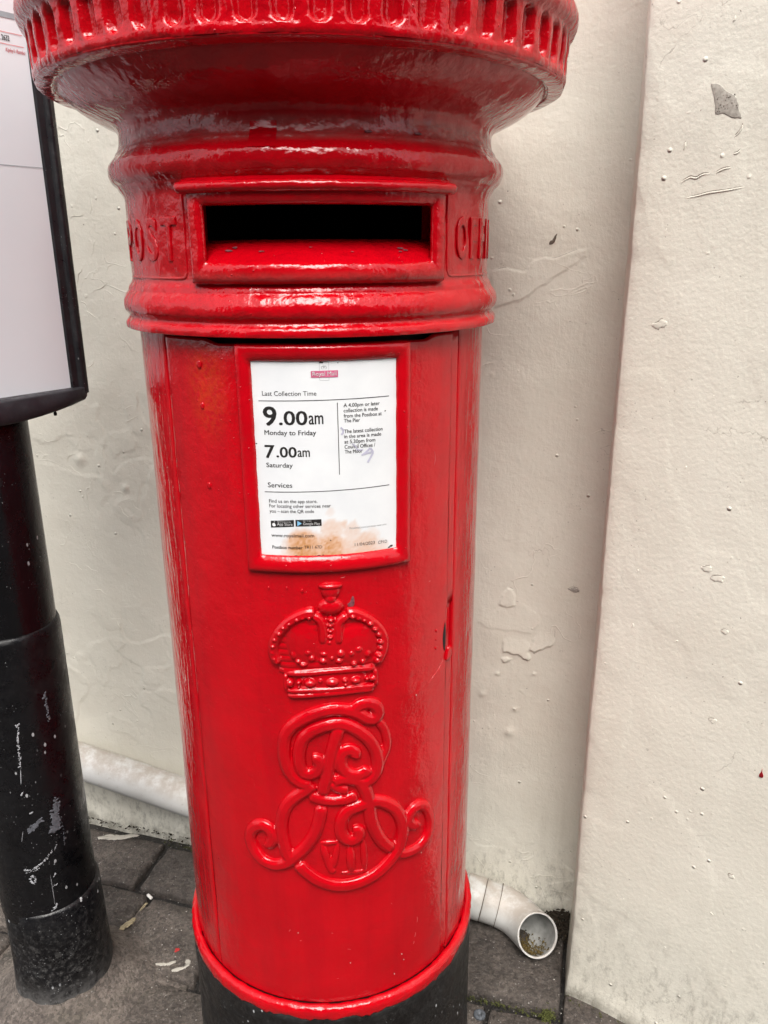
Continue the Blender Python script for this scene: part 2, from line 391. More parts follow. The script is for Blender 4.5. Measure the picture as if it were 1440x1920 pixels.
M['box_base'] = black_paint('black_base_paint', .2, 70, .12, .34, (.0065, .0058, .0056), bumpy=.6)
M['board_black'] = black_paint('black_powder_coat', .12, 90, .06, .32, (.010, .010, .012), bumpy=.08)
M['board_grey'] = black_paint('charcoal_powder_coat', 0, 90, .05, .42, (.018, .017, .021), bumpy=.08)
M['scuff'] = plain('pale_scuff', (.36, .37, .39), .6, .4, .35, 220)
M['scuff_dark'] = plain('grey_scuff', (.10, .105, .12), .5, .4, .4, 160)

# painted render of the walls
def wall_mat(name, brush, grime_z, warm=0.0, ridge=.3, lump=.42):
    m, nt, b = new_mat(name); co = coords(nt); z = sepz(nt)[2]
    col = ramp(nt, tex(nt, co, 2.6, 5), .3, .7, (.635, .608, .522, 1), (.705, .682, .60, 1))
    col = mixc(nt, mrange(nt, tex(nt, co, 7, 4), .45, .75, 0, .35), col, (.64+warm, .60, .512))
    # grime: splash-back near the foot and scattered dark specks
    g = math_(nt, 'MULTIPLY', mrange(nt, z, grime_z[0], grime_z[1], 1, 0), mrange(nt, tex(nt, coords(nt, (1, 1, .45)), 60, 10, .8), .46, .68))
    g2 = math_(nt, 'MULTIPLY', mrange(nt, tex(nt, co, 150, 8, .8), .575, .69), mrange(nt, tex(nt, co, 4.5, 3), .46, .64))
    g2 = math_(nt, 'MULTIPLY', g2, mrange(nt, z, .3, 1.5, 1, .3))
    g = math_(nt, 'MAXIMUM', math_(nt, 'MULTIPLY', g, .75), math_(nt, 'MULTIPLY', g2, .85))
    foot = math_(nt, 'MULTIPLY', mrange(nt, z, .004, .045, 1, 0), mrange(nt, tex(nt, co, 26, 6, .65), .35, .7))
    col = mixc(nt, g, col, (.20, .185, .155))
    col = mixc(nt, math_(nt, 'MULTIPLY', foot, .6), col, (.06, .055, .035))
    sp = mrange(nt, vor(nt, co, 26), .038, .026); sp = math_(nt, 'MULTIPLY', sp, mrange(nt, tex(nt, co, 9, 2), .5, .58))
    col = mixc(nt, math_(nt, 'MULTIPLY', sp, .7), col, (.10, .075, .06))
    rs = math_(nt, 'MULTIPLY', mrange(nt, tex(nt, coords(nt, (1, 1, .07)), 26, 6, .65), .52, .74), mrange(nt, tex(nt, co, 2.2, 3), .42, .62))   # rain-washed streaks
    col = mixc(nt, math_(nt, 'MULTIPLY', rs, .22), col, (.40, .365, .30))
    hc = math_(nt, 'ABSOLUTE', math_(nt, 'SUBTRACT', tex(nt, co, 3.2, 6, .6, .4), .5))       # hairline cracks
    hc = math_(nt, 'MULTIPLY', mrange(nt, hc, .0, .0022, 1, 0), mrange(nt, tex(nt, co, 5, 3), .55, .62))
    col = mixc(nt, math_(nt, 'MULTIPLY', hc, .55), col, (.26, .23, .19))
    s2 = mrange(nt, vor(nt, co, 75), .11, .06); s2 = math_(nt, 'MULTIPLY', s2, mrange(nt, tex(nt, co, 17, 3), .53, .60))
    col = mixc(nt, math_(nt, 'MULTIPLY', s2, .55), col, (.22, .19, .16))
    nt.links.new(col, b.inputs['Base Color'])
    nt.links.new(mrange(nt, tex(nt, co, 35, 4), .3, .7, .38, .62), b.inputs['Roughness'])
    b.inputs['Specular IOR Level'].default_value = .35
    h = math_(nt, 'MULTIPLY', tex(nt, co, 24, 4, .55), lump)
    h = math_(nt, 'ADD', h, math_(nt, 'MULTIPLY', tex(nt, co, 130, 5, .65), .21))
    h = math_(nt, 'ADD', h, math_(nt, 'MULTIPLY', tex(nt, coords(nt, (1, 1, .16)), 170, 4, .6), brush))
    h = math_(nt, 'ADD', h, math_(nt, 'MULTIPLY', math_(nt, 'MULTIPLY', mrange(nt, vor(nt, co, 30), .12, .03), mrange(nt, tex(nt, co, 11, 2), .5, .6)), .7))
    rid = mrange(nt, math_(nt, 'ABSOLUTE', math_(nt, 'SUBTRACT', tex(nt, co, 9, 3, .5, .6), .5)), .0, .012, 1, 0)
    rid = math_(nt, 'MULTIPLY', rid, mrange(nt, tex(nt, co, 5, 2), .52, .62))
    h = math_(nt, 'ADD', h, math_(nt, 'MULTIPLY', rid, ridge))
    bump(nt, b, h, 1.0, .0042)
    return m
M['wall'] = wall_mat('cream_painted_render', .10, (.02, .24), 0, .12)
M['pier'] = wall_mat('cream_painted_pier', .07, (.0, .35), .0, .0, .24)
M['plaster'] = plain('bared_plaster', (.36, .335, .295), .8, .2, .25, 260)
M['crack'] = plain('crack_dark', (.13, .105, .085), .9, .1, .3)  # dark brown for cracks, pits, scratches and pipe joint lines
M['drip'] = plain('red_drip', (.25, .004, .012), .3)

def stone_mat(name, dark):
    m, nt, b = new_mat(name); co = coords(nt)
    oi = N(nt, 'ShaderNodeObjectInfo')
    v = tex(nt, co, 14, 6, .6)
    c = ramp(nt, v, .3, .72, (.036*dark, .029*dark, .025*dark, 1), (.085*dark, .071*dark, .061*dark, 1))
    c = mixc(nt, mrange(nt, tex(nt, co, 120, 7, .78), .54, .68, 0, .75), c, (.19, .17, .155))
    c = mixc(nt, mrange(nt, tex(nt, co, 210, 6, .75), .46, .30, 0, .6), c, (.025, .022, .02))
    vc = N(nt, 'ShaderNodeTexVoronoi'); vc.inputs['Scale'].default_value = 185
    wv = N(nt, 'ShaderNodeTexNoise'); wv.inputs['Scale'].default_value = 160; nt.links.new(co, wv.inputs['Vector'])
    va = N(nt, 'ShaderNodeVectorMath'); va.operation = 'MULTIPLY_ADD'; nt.links.new(wv.outputs['Color'], va.inputs[0]); va.inputs[1].default_value = (.012, .012, .012); nt.links.new(co, va.inputs[2]); nt.links.new(va.outputs[0], vc.inputs['Vector'])
    sc_ = N(nt, 'ShaderNodeSeparateColor'); nt.links.new(vc.outputs['Color'], sc_.inputs[0])
    ag = N(nt, 'ShaderNodeMix'); ag.data_type = 'RGBA'; ag.blend_type = 'MULTIPLY'; ag.inputs[0].default_value = 1
    nt.links.new(c, ag.inputs[6]); nt.links.new(mrange(nt, sc_.outputs[0], 0, 1, .62, 1.45, False), ag.inputs[7]); c = ag.outputs[2]
    f = mrange(nt, vor(nt, co, 95), .17, .10); f = math_(nt, 'MULTIPLY', f, mrange(nt, tex(nt, co, 40, 3), .50, .58))
    c = mixc(nt, math_(nt, 'MULTIPLY', f, .8), c, (.38, .36, .34))
    moss = mrange(nt, tex(nt, co, 6, 5, .6), .54, .72, 0, .4)
    c = mixc(nt, moss, c, (.052, .052, .030))
    mul = N(nt, 'ShaderNodeMix'); mul.data_type = 'RGBA'; mul.blend_type = 'MULTIPLY'; mul.inputs[0].default_value = 1
    nt.links.new(c, mul.inputs[6]); nt.links.new(mrange(nt, oi.outputs['Random'], 0, 1, .82, 1.15), mul.inputs[7])
    nt.links.new(mul.outputs[2], b.inputs['Base Color'])
    nt.links.new(mrange(nt, tex(nt, co, 40, 5), .3, .7, .42, .75), b.inputs['Roughness'])
    h = math_(nt, 'ADD', math_(nt, 'MULTIPLY', tex(nt, co, 90, 8, .75), 1.3), math_(nt, 'MULTIPLY', tex(nt, co, 18, 4), .8))
    bump(nt, b, h, 1.0, .006)
    return m
M['sett'] = stone_mat('granite_sett', 1.42)
M['bed'] = stone_mat('joint_dirt', .22)
M['road'] = stone_mat('asphalt', .7)
M['mortar'] = stone_mat('grey_mortar', 2.7)
M['grit'] = plain('pale_grit', (.48, .46, .42), .7, .3, .35, 500)
M['moss'] = plain('moss', (.062, .068, .022), .95, .1, .5, 300)
M['litter'] = plain('dark_litter', (.030, .024, .018), .95, .1, .5, 300)
M['white_spill'] = plain('cream_paint_spill', (.40, .375, .33), .5, .4, .1, 60)
M['red_spill'] = plain('red_paint_spot', (.35, .02, .02), .5)
M['butt'] = plain('filter_paper', (.72, .70, .66), .8, .2, .1, 200)
M['leaf'] = plain('dry_leaf', (.30, .25, .16), .8, .2, .3, 200)
M['washer'] = plain('grey_metal', (.075, .083, .095), .6, .3, .4, 300)
M['feather'] = plain('grey_feather', (.34, .35, .37), .8, .2, .2, 200)

# pipe plastic
m, nt, b = new_mat('grubby_white_plastic'); co = coords(nt)
c = ramp(nt, tex(nt, co, 6, 5), .3, .7, (.52, .515, .49, 1), (.66, .66, .645, 1))
g = N(nt, 'ShaderNodeNewGeometry'); sx = N(nt, 'ShaderNodeSeparateXYZ'); nt.links.new(g.outputs['Normal'], sx.inputs[0])
d = math_(nt, 'MULTIPLY', mrange(nt, sx.outputs[2], .1, .9), mrange(nt, tex(nt, co, 26, 8, .72), .33, .60))   # silt settled on the upper side
c = mixc(nt, math_(nt, 'MULTIPLY', d, .6), c, (.29, .22, .16))
c = mixc(nt, mrange(nt, tex(nt, co, 80, 7, .8), .57, .70, 0, .7), c, (.28, .24, .20))
nt.links.new(c, b.inputs['Base Color']); b.inputs['Roughness'].default_value = .42
bump(nt, b, tex(nt, co, 60, 4), .5, .001)
M['pipe'] = m
M['pipe_in'] = plain('pipe_bore', (.30, .30, .285), .6, .3, .3, 40)

# print and poster
M['ink'] = plain('black_ink', (.022, .020, .020), .35)
M['ink_grey'] = plain('grey_ink', (.33, .33, .34), .4)
M['pink'] = plain('faded_pink_ink', (.56, .13, .23), .35)
M['paperwhite'] = plain('white_print', (.80, .80, .80), .35, .5, .02)
M['violet'] = plain('faded_violet_pen', (.46, .45, .56), .4)
M['playblue'] = plain('blue_print', (.20, .45, .66), .4)
M['poster_red'] = plain('red_print', (.72, .20, .22), .4)
M['poster_grey'] = plain('slate_print', (.33, .38, .41), .4)
m, nt, b = new_mat('poster_paper'); co = coords(nt)
nt.links.new(ramp(nt, tex(nt, co, 5, 3), .3, .7, (.715, .755, .80, 1), (.75, .79, .83, 1)), b.inputs['Base Color'])
b.inputs['Roughness'].default_value = .22
M['poster'] = m
m, nt, b = new_mat('enamel_plate'); co = coords(nt)
at = N(nt, 'ShaderNodeAttribute'); at.attribute_name = 'stain'
c = ramp(nt, tex(nt, co, 18, 5), .3, .7, (.70, .715, .735, 1), (.78, .79, .80, 1))
c = mixc(nt, at.outputs['Fac'], c, (.62, .235, .022))
e = mrange(nt, at.outputs['Fac'], .55, 1.0, 0, .5)
c = mixc(nt, e, c, (.34, .15, .04))
nt.links.new(c, b.inputs['Base Color']); b.inputs['Roughness'].default_value = .2
M['plate'] = m

# ------------------------------------------------------------------ the place: wall frame (s along the wall, o out from it)
WD = Vector((0.96101, -0.27652, 0)); WN = Vector((0.27652, 0.96101, 0)); WC = 1.46993
def W(s, o, z): p = WD*s + WN*(WC-o); return Vector((p.x, p.y, z))

def grid(nu, nv, f):
    vs_ = [f(i/nu, j/nv) for j in range(nv+1) for i in range(nu+1)]
    fs = [(j*(nu+1)+i, j*(nu+1)+i+1, (j+1)*(nu+1)+i+1, (j+1)*(nu+1)+i) for j in range(nv) for i in range(nu)]
    return vs_, fs

# ground, bed
tag(mesh_obj('ground', [(-60, -60, -.03), (60, -60, -.03), (60, 60, -.03), (-60, 60, -.03)], [(0, 1, 2, 3)], M['road']), kind='structure')
v, f = grid(90, 60, lambda a, b_: W(-2.4+4.6*a, -.1+2.4*b_, -.019+.004*fbm((-2.4+4.6*a)*9, 2.4*b_*9)))
pavement = tag(mesh_obj('pavement', v, f, M['bed']), kind='structure')

def block(s0, s1, o0, o1, dz=0.0, tilt=None):
    n = 9; g = .0015
    if tilt is None: tilt = (random.uniform(-.024, .024), random.uniform(-.024, .024))
    cs, co_ = (s0+s1)/2, (o0+o1)/2
    rim = []
    cor = [(s0+g, o0+g), (s1-g, o0+g), (s1-g, o1-g), (s0+g, o1-g)]
    for k in range(4):
        a, b_ = cor[k], cor[(k+1) % 4]
        for i in range(n):
            t = i/n; rim.append((a[0]+(b_[0]-a[0])*t, a[1]+(b_[1]-a[1])*t))
    def jit(p, sh):
        x = cs+(p[0]-cs)*sh; y = co_+(p[1]-co_)*sh
        return x+.0045*nz(p[0]*31, p[1]*31, 3)+.0025*nz(p[0]*90, p[1]*90, 3), y+.0045*nz(p[0]*31, p[1]*31, 9)+.0025*nz(p[0]*90, p[1]*90, 9)
    V, F = [], []
    L = len(rim)
    for sh, z in ((1.0, -.03), (1.0, -.009), (.985, -.003), (.955, 0.0), (.6, .0012)):
        for p in rim:
            x, y = jit(p, sh)
            zz = z+dz+(x-cs)*tilt[0]+(y-co_)*tilt[1]+(.0016*nz(x*40, y*40) if z > -.02 else 0)
            V.append(W(x, y, zz))
    for r_ in range(4):
        for i in range(L): F.append((r_*L+i, r_*L+(i+1) % L, (r_+1)*L+(i+1) % L, (r_+1)*L+i))
    F.append(tuple(range(4*L, 5*L)))
    mesh_obj('paving_block', V, F, M['sett'], pavement)

BL = [ # close to the box, as they lie
 (-1.68, -1.462, .03, .18), (-1.455, -1.228, .032, .182), (-1.218, -.999, .036, .181), (-.983, -.765, .046, .184), (-.755, -.53, .04, .182), (-.52, -.265, .04, .185), (-.255, .0, .03, .248),
 (-1.62, -1.405, .20, .365), (-1.395, -1.182, .195, .368), (-1.172, -.946, .197, .301), (-.932, -.728, .203, .383), (-.718, -.50, .20, .383), (-.49, -.265, .20, .383),
 (-1.68, -1.425, .378, .56), (-1.415, -1.165, .38, .57), (-1.155, -.875, .313, .47), (-.858, -.598, .397, .588), (-.588, -.36, .396, .59), (-.35, -.143, .268, .46), (-.134, -.008, .27, .46), (.004, .22, .20, .45),
 (.23, .45, .25, .45), (.46, .68, .3, .46), (-1.155, -.87, .48, .588)]
for q in BL: block(*q, dz=random.uniform(-.002, .002))
o = .60
while o < 1.75:
    s = -1.85+random.uniform(0, .2)
    while s < 1.35:
        wd = random.uniform(.19, .27); block(s+.005, s+wd-.005, o, o+.19, dz=random.uniform(-.003, .002)); s += wd
    o += .20
for (a, b_) in ((-1.65, -1.42), (-.36, -.15), (-.14, .06), (.07, .29), (.30, .52), (.53, .74)): block(a, b_, .47, .59)

# unseen terrace across the street, added to darken reflections in the gloss paint
ter = tag(empty('unseen_terrace', (0, -6.2, 0)), 'unseen dark stone terrace added across the street to darken the gloss paint reflections', 'building')
def tbox(n_, x0, x1, y0, y1, z0, z1, m_):
    P = [(x, y, z) for z in (z0, z1) for (x, y) in ((x0, y0), (x1, y0), (x1, y1), (x0, y1))]
    return mesh_obj(n_, P, [(3, 2, 1, 0), (4, 5, 6, 7), (0, 1, 5, 4), (1, 2, 6, 5), (2, 3, 7, 6), (3, 0, 4, 7)], m_, ter, smooth=False)
ST_ = plain('unseen_terrace_stone', (.085, .078, .07), .8, .3, .35, 6); GL_ = plain('unseen_terrace_glass', (.02, .022, .025), .08, .5); FR_ = plain('unseen_terrace_window_paint', (.35, .34, .32), .5); SL_ = plain('unseen_terrace_slate', (.075, .08, .09), .6)
tbox('wall', -9, 9, -6, 0, -.03, 5.6, ST_)  # wall of the added unseen terrace
mesh_obj('unseen_terrace_roof', [(-9.2, .25, 5.6), (9.2, .25, 5.6), (9.2, -3, 7.2), (-9.2, -3, 7.2), (-9.2, -6.2, 5.6), (9.2, -6.2, 5.6)], [(0, 1, 2, 3), (3, 2, 5, 4), (0, 3, 4), (1, 5, 2)], SL_, ter, smooth=False)
for k in range(6):
    x = -7.4+3*k
    for z0, h in ((1.0, 1.5), (3.9, 1.3)):
        if k % 2 and z0 < 2:
            tbox('door', x-.45, x+.45, .0, .05, 0, 2.1, GL_ if k == 1 else SL_); continue
        wdw = tbox('window', x-.55, x+.55, .003, .02, z0, z0+h, GL_)
        for (a, b_, c, d_) in ((-.6, -.52, -.05, h+.05), (.52, .6, -.05, h+.05), (-.52, .52, h-.03, h+.05), (-.52, .52, -.05, .03), (-.52, .52, h/2-.03, h/2+.03), (-.03, .03, .03, h/2-.03)):
            fr = tbox('glazing_bar', x+a, x+b_, .021, .06, z0+c, z0+d_, FR_); fr.parent = wdw

# the back wall
FLAKES = [  # outlines of lifted paint: (points, height, how far the lift fades upward)
 ([(-.172, .672), (-.174, .652), (-.170, .640), (-.160, .643), (-.150, .638), (-.140, .641), (-.130, .634), (-.119, .630), (-.112, .637), (-.118, .648), (-.112, .660), (-.13, .690), (-.155, .690)], .0042, .045),
 ([(-.113, .668), (-.116, .654), (-.107, .646), (-.097, .655), (-.088, .657), (-.079, .664), (-.071, .666), (-.069, .69), (-.072, .712), (-.085, .727), (-.098, .715)], .0036, .05),
 ([(-.175, .628), (-.168, .617), (-.160, .620), (-.152, .627), (-.162, .631)], .003, .03),
 ([(-.182, .746), (-.178, .770), (-.168, .784), (-.157, .783), (-.150, .768), (-.151, .748), (-.165, .741)], .0022, .2),
 ([(-.226, .705), (-.20, .724), (-.183, .737), (-.165, .745), (-.144, .756), (-.125, .748), (-.105, .735), (-.098, .715), (-.115, .69), (-.16, .69), (-.2, .69)], .0007, .12),
 ([(-.215, 1.325), (-.19, 1.334), (-.159, 1.346), (-.13, 1.366), (-.1, 1.386), (-.062, 1.413), (-.053, 1.414), (-.058, 1.427), (-.075, 1.425), (-.094, 1.418), (-.11, 1.413), (-.13, 1.416), (-.148, 1.41), (-.161, 1.389), (-.194, 1.397), (-.222, 1.389)], .0013, .3)]
def flake_d(s, z, P):
    ins = False; dm = 9
    for k in range(len(P)):
        (x1, y1), (x2, y2) = P[k], P[(k+1) % len(P)]
        if (y1 > z) != (y2 > z) and s < (x2-x1)*(z-y1)/(y2-y1)+x1: ins = not ins
        dx, dy = x2-x1, y2-y1; t = max(0, min(1, ((s-x1)*dx+(z-y1)*dy)/(dx*dx+dy*dy))); dm = min(dm, hypot(s-x1-t*dx, z-y1-t*dy))
    return dm if ins else -dm
def wdisp(s, z):
    d_ = .0034*fbm(s*2.3, z*2.3, 1.7, 3) + .0012*nz(s*11, z*11, 4) + .0010*max(0, nz(s*23, z*17, 8))
    mk = sstep(.0, .25, nz(s*2.1, z*2.6, 77)+.12) * (1 if s < -.5 else sstep(.24, .06, z))
    if mk > 0:
        ly = nz(s*5+.7*nz(s*9, z*9), z*5, 12)           # trowelled layers: edge where one coat stops
        d_ += .62*mk*(.0019*sstep(.10, .135, ly) + .0014*sstep(.16, .175, nz(s*8+.3*nz(s*20, z*20, 2), z*7+.5*nz(s*13, z*11), 31)) + .0012*sstep(.30, .315, nz(s*13+.5*nz(s*25, z*25, 5), z*12, 44)))
    if -.24 < s < -.04:
        for P, hh, fd in FLAKES:
            z0 = min(y for x, y in P); z1 = max(y for x, y in P)
            if not (z0-.004 < z < z1+.004): continue
            k = flake_d(s+.0016*nz(s*160, z*160)+.004*nz(s*45, z*45, 2), z+.0016*nz(s*160, z*160, 5)+.004*nz(s*45, z*45, 8), P)
            d_ += hh*sstep(-.0006, .0020, k)*max(0, 1-(z-z0)/fd)
    for (bs, bz, br, bh) in BLIS:
        if abs(s-bs) > 2*br or abs(z-bz) > 2*br: continue
        q = ((s-bs)**2+(z-bz)**2)/(br*br)
        if q < 4: d_ += bh*exp(-q*1.6)
    d_ += .012*sstep(.06, .0, z)*(.5+.5*nz(s*14, 3))
    return d_
BLIS = []
BLIS += [(-.149, .453, .013, .0032), (-.209, .537, .010, .002), (-.14, .51, .008, .0018), (-.18, .59, .006, .002), (-1.131, .989, .016, .004), (-1.02, .93, .010, .003), (-.105, .60, .005, .002)]
for k in range(16): BLIS.append((random.choice((random.uniform(-1.3, -.9), random.uniform(-.25, 0))), random.uniform(.1, 1.8), random.uniform(.002, .005), random.uniform(.0005, .0012)))
def wallP(s, z, off=0.0): return W(s, wdisp(s, z)+off, z)
def wgrid(s0, s1, ns, z0, z1, nz_): return grid(ns, nz_, lambda a, b_: wallP(s0+(s1-s0)*a, z0+(z1-z0)*b_))
parts = [wgrid(-1.42, -.86, 170, -.02, 1.96, 540), wgrid(-.86, -.29, 12, -.02, 1.96, 540), wgrid(-.29, .03, 150, -.02, 1.96, 900), wgrid(-3.2, -1.42, 30, -.02, 1.96, 300),
         wgrid(-3.2, .03, 20, 1.96, 3.5, 6)]
v, f = join(parts)
o_ = len(v)   # ends, top and back, so that it is a slab
v += [W(-3.2, 0, -.02), W(-3.2, 0, 3.5), W(.03, 0, 3.5), W(.03, 0, -.02), W(-3.2, -.25, -.02), W(-3.2, -.25, 3.5), W(.03, -.25, 3.5), W(.03, -.25, -.02)]
f += [(o_, o_+1, o_+5, o_+4), (o_+1, o_+2, o_+6, o_+5), (o_+2, o_+3, o_+7, o_+6), (o_+4, o_+5, o_+6, o_+7)]
wall = tag(mesh_obj('rendered_wall', v, f, M['wall'], loc=W(-.6, 0, 0)), 'cream painted uneven rendered wall behind the red pillar box and drainpipe', 'wall')

def surf_tube(pfun, pts, hw, hh, n=6, sub=5, taper=True):
    """half-sunk ridge along a surface; pfun(a, b, off)"""
    P = cr(pts, sub); V, F = [], []
    m_ = len(P)
    for i, p in enumerate(P):
        t = P[min(i+1, m_-1)]-P[max(i-1, 0)]; t.normalize(); nx, ny = -t.y, t.x
        k = (sin(pi*min(1, max(0.0, i/(m_-1))))**.5) if taper else 1
        for j in range(n+1):
            an = pi*j/n; V.append(pfun(p.x+nx*hw*k*cos(an), p.y+ny*hw*k*cos(an), hh*k*sin(an)-.0004))
    for i in range(m_-1):
        for j in range(n): F.append((i*(n+1)+j, i*(n+1)+j+1, (i+1)*(n+1)+j+1, (i+1)*(n+1)+j))
    return V, F
def patch(pfun, pts, off, edge=.0018, sub=4, wob=0.0):
    """thin piece with a rounded rim lying on a surface"""
    P = cr(pts, sub, True); c = sum(P, Vector())/len(P); V, F = [], []
    L = len(P)
    for sh, h in ((1.0, -.0006), (1.0, off*.55), (.94, off), (.5, off*1.05)):
        for p in P:
            x = c.x+(p.x-c.x)*sh; y = c.y+(p.y-c.y)*sh
            V.append(pfun(x+wob*nz(p.x*300, p.y*300), y+wob*nz(p.x*300, p.y*300, 5), h))
    for r_ in range(3):
        for i in range(L): F.append((r_*L+i, r_*L+(i+1) % L, (r_+1)*L+(i+1) % L, (r_+1)*L+i))
    F.append(tuple(range(3*L, 4*L)))
    return V, F
def on_wall(name, vf, mat, par=None):
    par = par or wall
    o = mesh_obj(name, [Vector(q)-par.location for q in vf[0]], vf[1], mat, par); return recalc(o)
# flakes, cracks and knocks on the wall
for pts in ([(-.215, 1.3905), (-.208, 1.3945), (-.194, 1.3965), (-.176, 1.3895)], [(-.13, 1.4155), (-.112, 1.4125), (-.094, 1.4185), (-.075, 1.4255), (-.060, 1.4265)], [(-.150, .757), (-.146, .7565), (-.141, .7555)], [(-.0695, .71), (-.0685, .695), (-.069, .68)], [(-.165, .7845), (-.158, .784), (-.152, .772)]):
    on_wall('crack', surf_tube(wallP, pts, .0004, .0006), M['crack'])
on_wall('gouge', patch(wallP, [(-.122, 1.434), (-.114, 1.437), (-.1105, 1.447), (-.109, 1.4525), (-.1135, 1.448), (-.117, 1.442), (-.1205, 1.440)], .0007, wob=.001), M['crack'])
on_wall('gouge', patch(wallP, [(-.05, .795), (-.042, .7985), (-.033, .798), (-.027, .793), (-.032, .7885), (-.04, .790)], .0006, wob=.002), M['plaster'])
on_wall('crack', surf_tube(wallP, [(-.052, .796), (-.042, .7995), (-.033, .7992), (-.026, .7935)], .0006, .0006), M['crack'])
for c_, r_, h in (((-1.004, 1.379), .03, 1), ((-1.048, 1.472), .035, 1), ((-1.05, 1.33), .04, 1), ((-1.141, 1.013), .04, 1), ((-1.03, .909), .03, 1), ((-1.16, .70), .03, 1), ((-1.06, .60), .03, 1), ((-.98, 1.1), .03, 1), ((-1.1, 1.22), .035, 1)):
    for q in range(3):
        a0 = random.uniform(0, 6.28); x = c_[0]+random.uniform(-1, 1)*r_; y = c_[1]+random.uniform(-1, 1)*r_
        pts = [(x, y)]
        for s_ in range(4): a0 += random.uniform(-.8, .8); pts.append((pts[-1][0]+.011*cos(a0), pts[-1][1]+.011*sin(a0)))
        on_wall('paint_ridge', surf_tube(wallP, pts, random.uniform(.0006, .0016), random.uniform(.0005, .0014)), M['wall'])

# the pier: a buttress of the same painted render
PA = R(-17); PD = Vector((WD.x*cos(PA)-WD.y*sin(PA), WD.x*sin(PA)+WD.y*cos(PA), 0)); PN = Vector((-PD.y, PD.x, 0)); PC = Vector((.3608, 1.2202, 0))
def pdisp(t, z):
    return .0016*fbm(t*3+7, z*3, 5.1, 3)+.0005*nz(t*14, z*10, 14)+.0006*sstep(.10, .13, nz(t*6, z*4+.6*nz(t*11, z*8), 22))+.0004*nz(t*30, z*12, 3)
def pierP(t, z, off=0.0):
    """t < 0 runs back along the return, t > 0 along the face; the arris is worn round"""
    rr = .010+.004*nz(z*9, 2.2)+.004*max(0, nz(z*28, 7))
    q = PC+PD*max(t, 0)+WN*max(-t, 0)
    e = exp(-abs(t)/rr)
    nrm = -PN if t > 0 else -WD
    mid = (-(PN+WD)).normalized()
    k = sstep(-rr, rr, t) if abs(t) < rr else (1 if t > 0 else 0)
    nrm = ((-PN)*k+(-WD)*(1-k)).normalized()
    p_ = q - mid*(-1)*0 + nrm*(pdisp(t, z)+off) - mid*(rr*.42*e)
    if z < .06: p_ = p_ + nrm*(.010*sstep(.06, 0, z)*(.4+.6*nz(t*12, 9)))
    return Vector((p_.x, p_.y, z))
ts = [-.24, -.15, -.08, -.04, -.02]+[-.012+.0015*k for k in range(17)]+[.016+.004*k for k in range(70)]+[.30+.02*k for k in range(12)]+[.6, .8, 1.1, 1.6]
zs = [-.02+.0066*k for k in range(301)]+[2.2, 2.6, 3.0, 3.5]
V = [pierP(t, z) for z in zs for t in ts]; nt_ = len(ts)
F = [(j*nt_+i, j*nt_+i+1, (j+1)*nt_+i+1, (j+1)*nt_+i) for j in range(len(zs)-1) for i in range(nt_-1)]
a0 = len(V); b0 = PC+PD*1.6; bb = PC+WN*.24
bk = b0+WN*.5
V += [Vector((b0.x, b0.y, z)) for z in (-.02, 3.5)]+[Vector((bk.x, bk.y, z)) for z in (-.02, 3.5)]+[Vector((bb.x, bb.y, z)) for z in (-.02, 3.5)]
F += [(a0, a0+1, a0+3, a0+2), (a0+2, a0+3, a0+5, a0+4), (a0+1, a0+3, a0+5)]
pier = tag(mesh_obj('painted_pier', V, F, M['pier'], loc=(PC.x, PC.y, 0)), 'cream painted pier with a sharp worn corner standing out in front of the wall', 'pier')
recalc(pier)
def on_pier(n_, vf, m_): return on_wall(n_, vf, m_, pier)
on_pier('peeled_patch', patch(pierP, [(.091, 1.631), (.097, 1.6315), (.103, 1.629), (.110, 1.622), (.118, 1.617), (.1235, 1.613), (.127, 1.606), (.130, 1.596), (.134, 1.587), (.129, 1.5875), (.123, 1.588), (.115, 1.592), (.109, 1.5945), (.101, 1.5945), (.099, 1.605), (.0955, 1.618)], .0006, sub=3, wob=.0008), M['plaster'])
for k in range(26):
    x, y = random.uniform(.1, .128), random.uniform(1.596, 1.618); r_ = random.uniform(.0004, .0009)
    on_pier('pit', patch(pierP, [(x-r_, y), (x, y+r_), (x+r_, y), (x, y-r_)], .0011, sub=2), M['crack'])
for pts, w_ in (([(.0615, 1.512), (.070, 1.517), (.077, 1.520), (.084, 1.5185), (.09, 1.5215), (.095, 1.523), (.105, 1.5225)], .0007), ([(.109, 1.523), (.114, 1.526), (.121, 1.5285), (.129, 1.529)], .0005), ([(.127, 1.566), (.132, 1.571), (.1355, 1.577), (.136, 1.582)], .0009), ([(.07, 1.493), (.09, 1.496), (.104, 1.499), (.13, 1.5015), (.151, 1.505)], .0003), ([(.128, 1.546), (.134, 1.547), (.138, 1.551)], .0004), ([(.064, 1.554), (.065, 1.560), (.0655, 1.566)], .0005)):
    on_pier('crack', surf_tube(pierP, pts, w_, .0009), M['crack'])
    on_pier('paint_ridge', surf_tube(pierP, [(a, b_-.0022) for a, b_ in pts], .0014, .0016), M['pier'])
for cx, cz, r_ in ((.056, 1.32, .0085), (.181, .944, .0085), (.163, .957, .007), (.20, .70, .006), (.262, .42, .006), (.20, .86, .005)):
    ring_ = [(cx+r_*1.1*cos(a)*(1+.8*nz(a*1.3, cx*90)), cz+r_*.7*sin(a)*(1+.8*nz(a*1.3, cz*90))) for a in [2*pi*k/9 for k in range(9)]]
    on_pier('paint_flake', patch(pierP, ring_, .0007, wob=.0012), M['pier'])
    on_pier('crack', surf_tube(pierP, ring_[1:6], .00045, .0016), M['crack'])
on_pier('paint_drip', patch(pierP, [(.2795, .6245), (.2845, .6245), (.285, .629), (.2828, .634), (.282, .641), (.2810, .634), (.279, .629)], .0012), M['drip'])
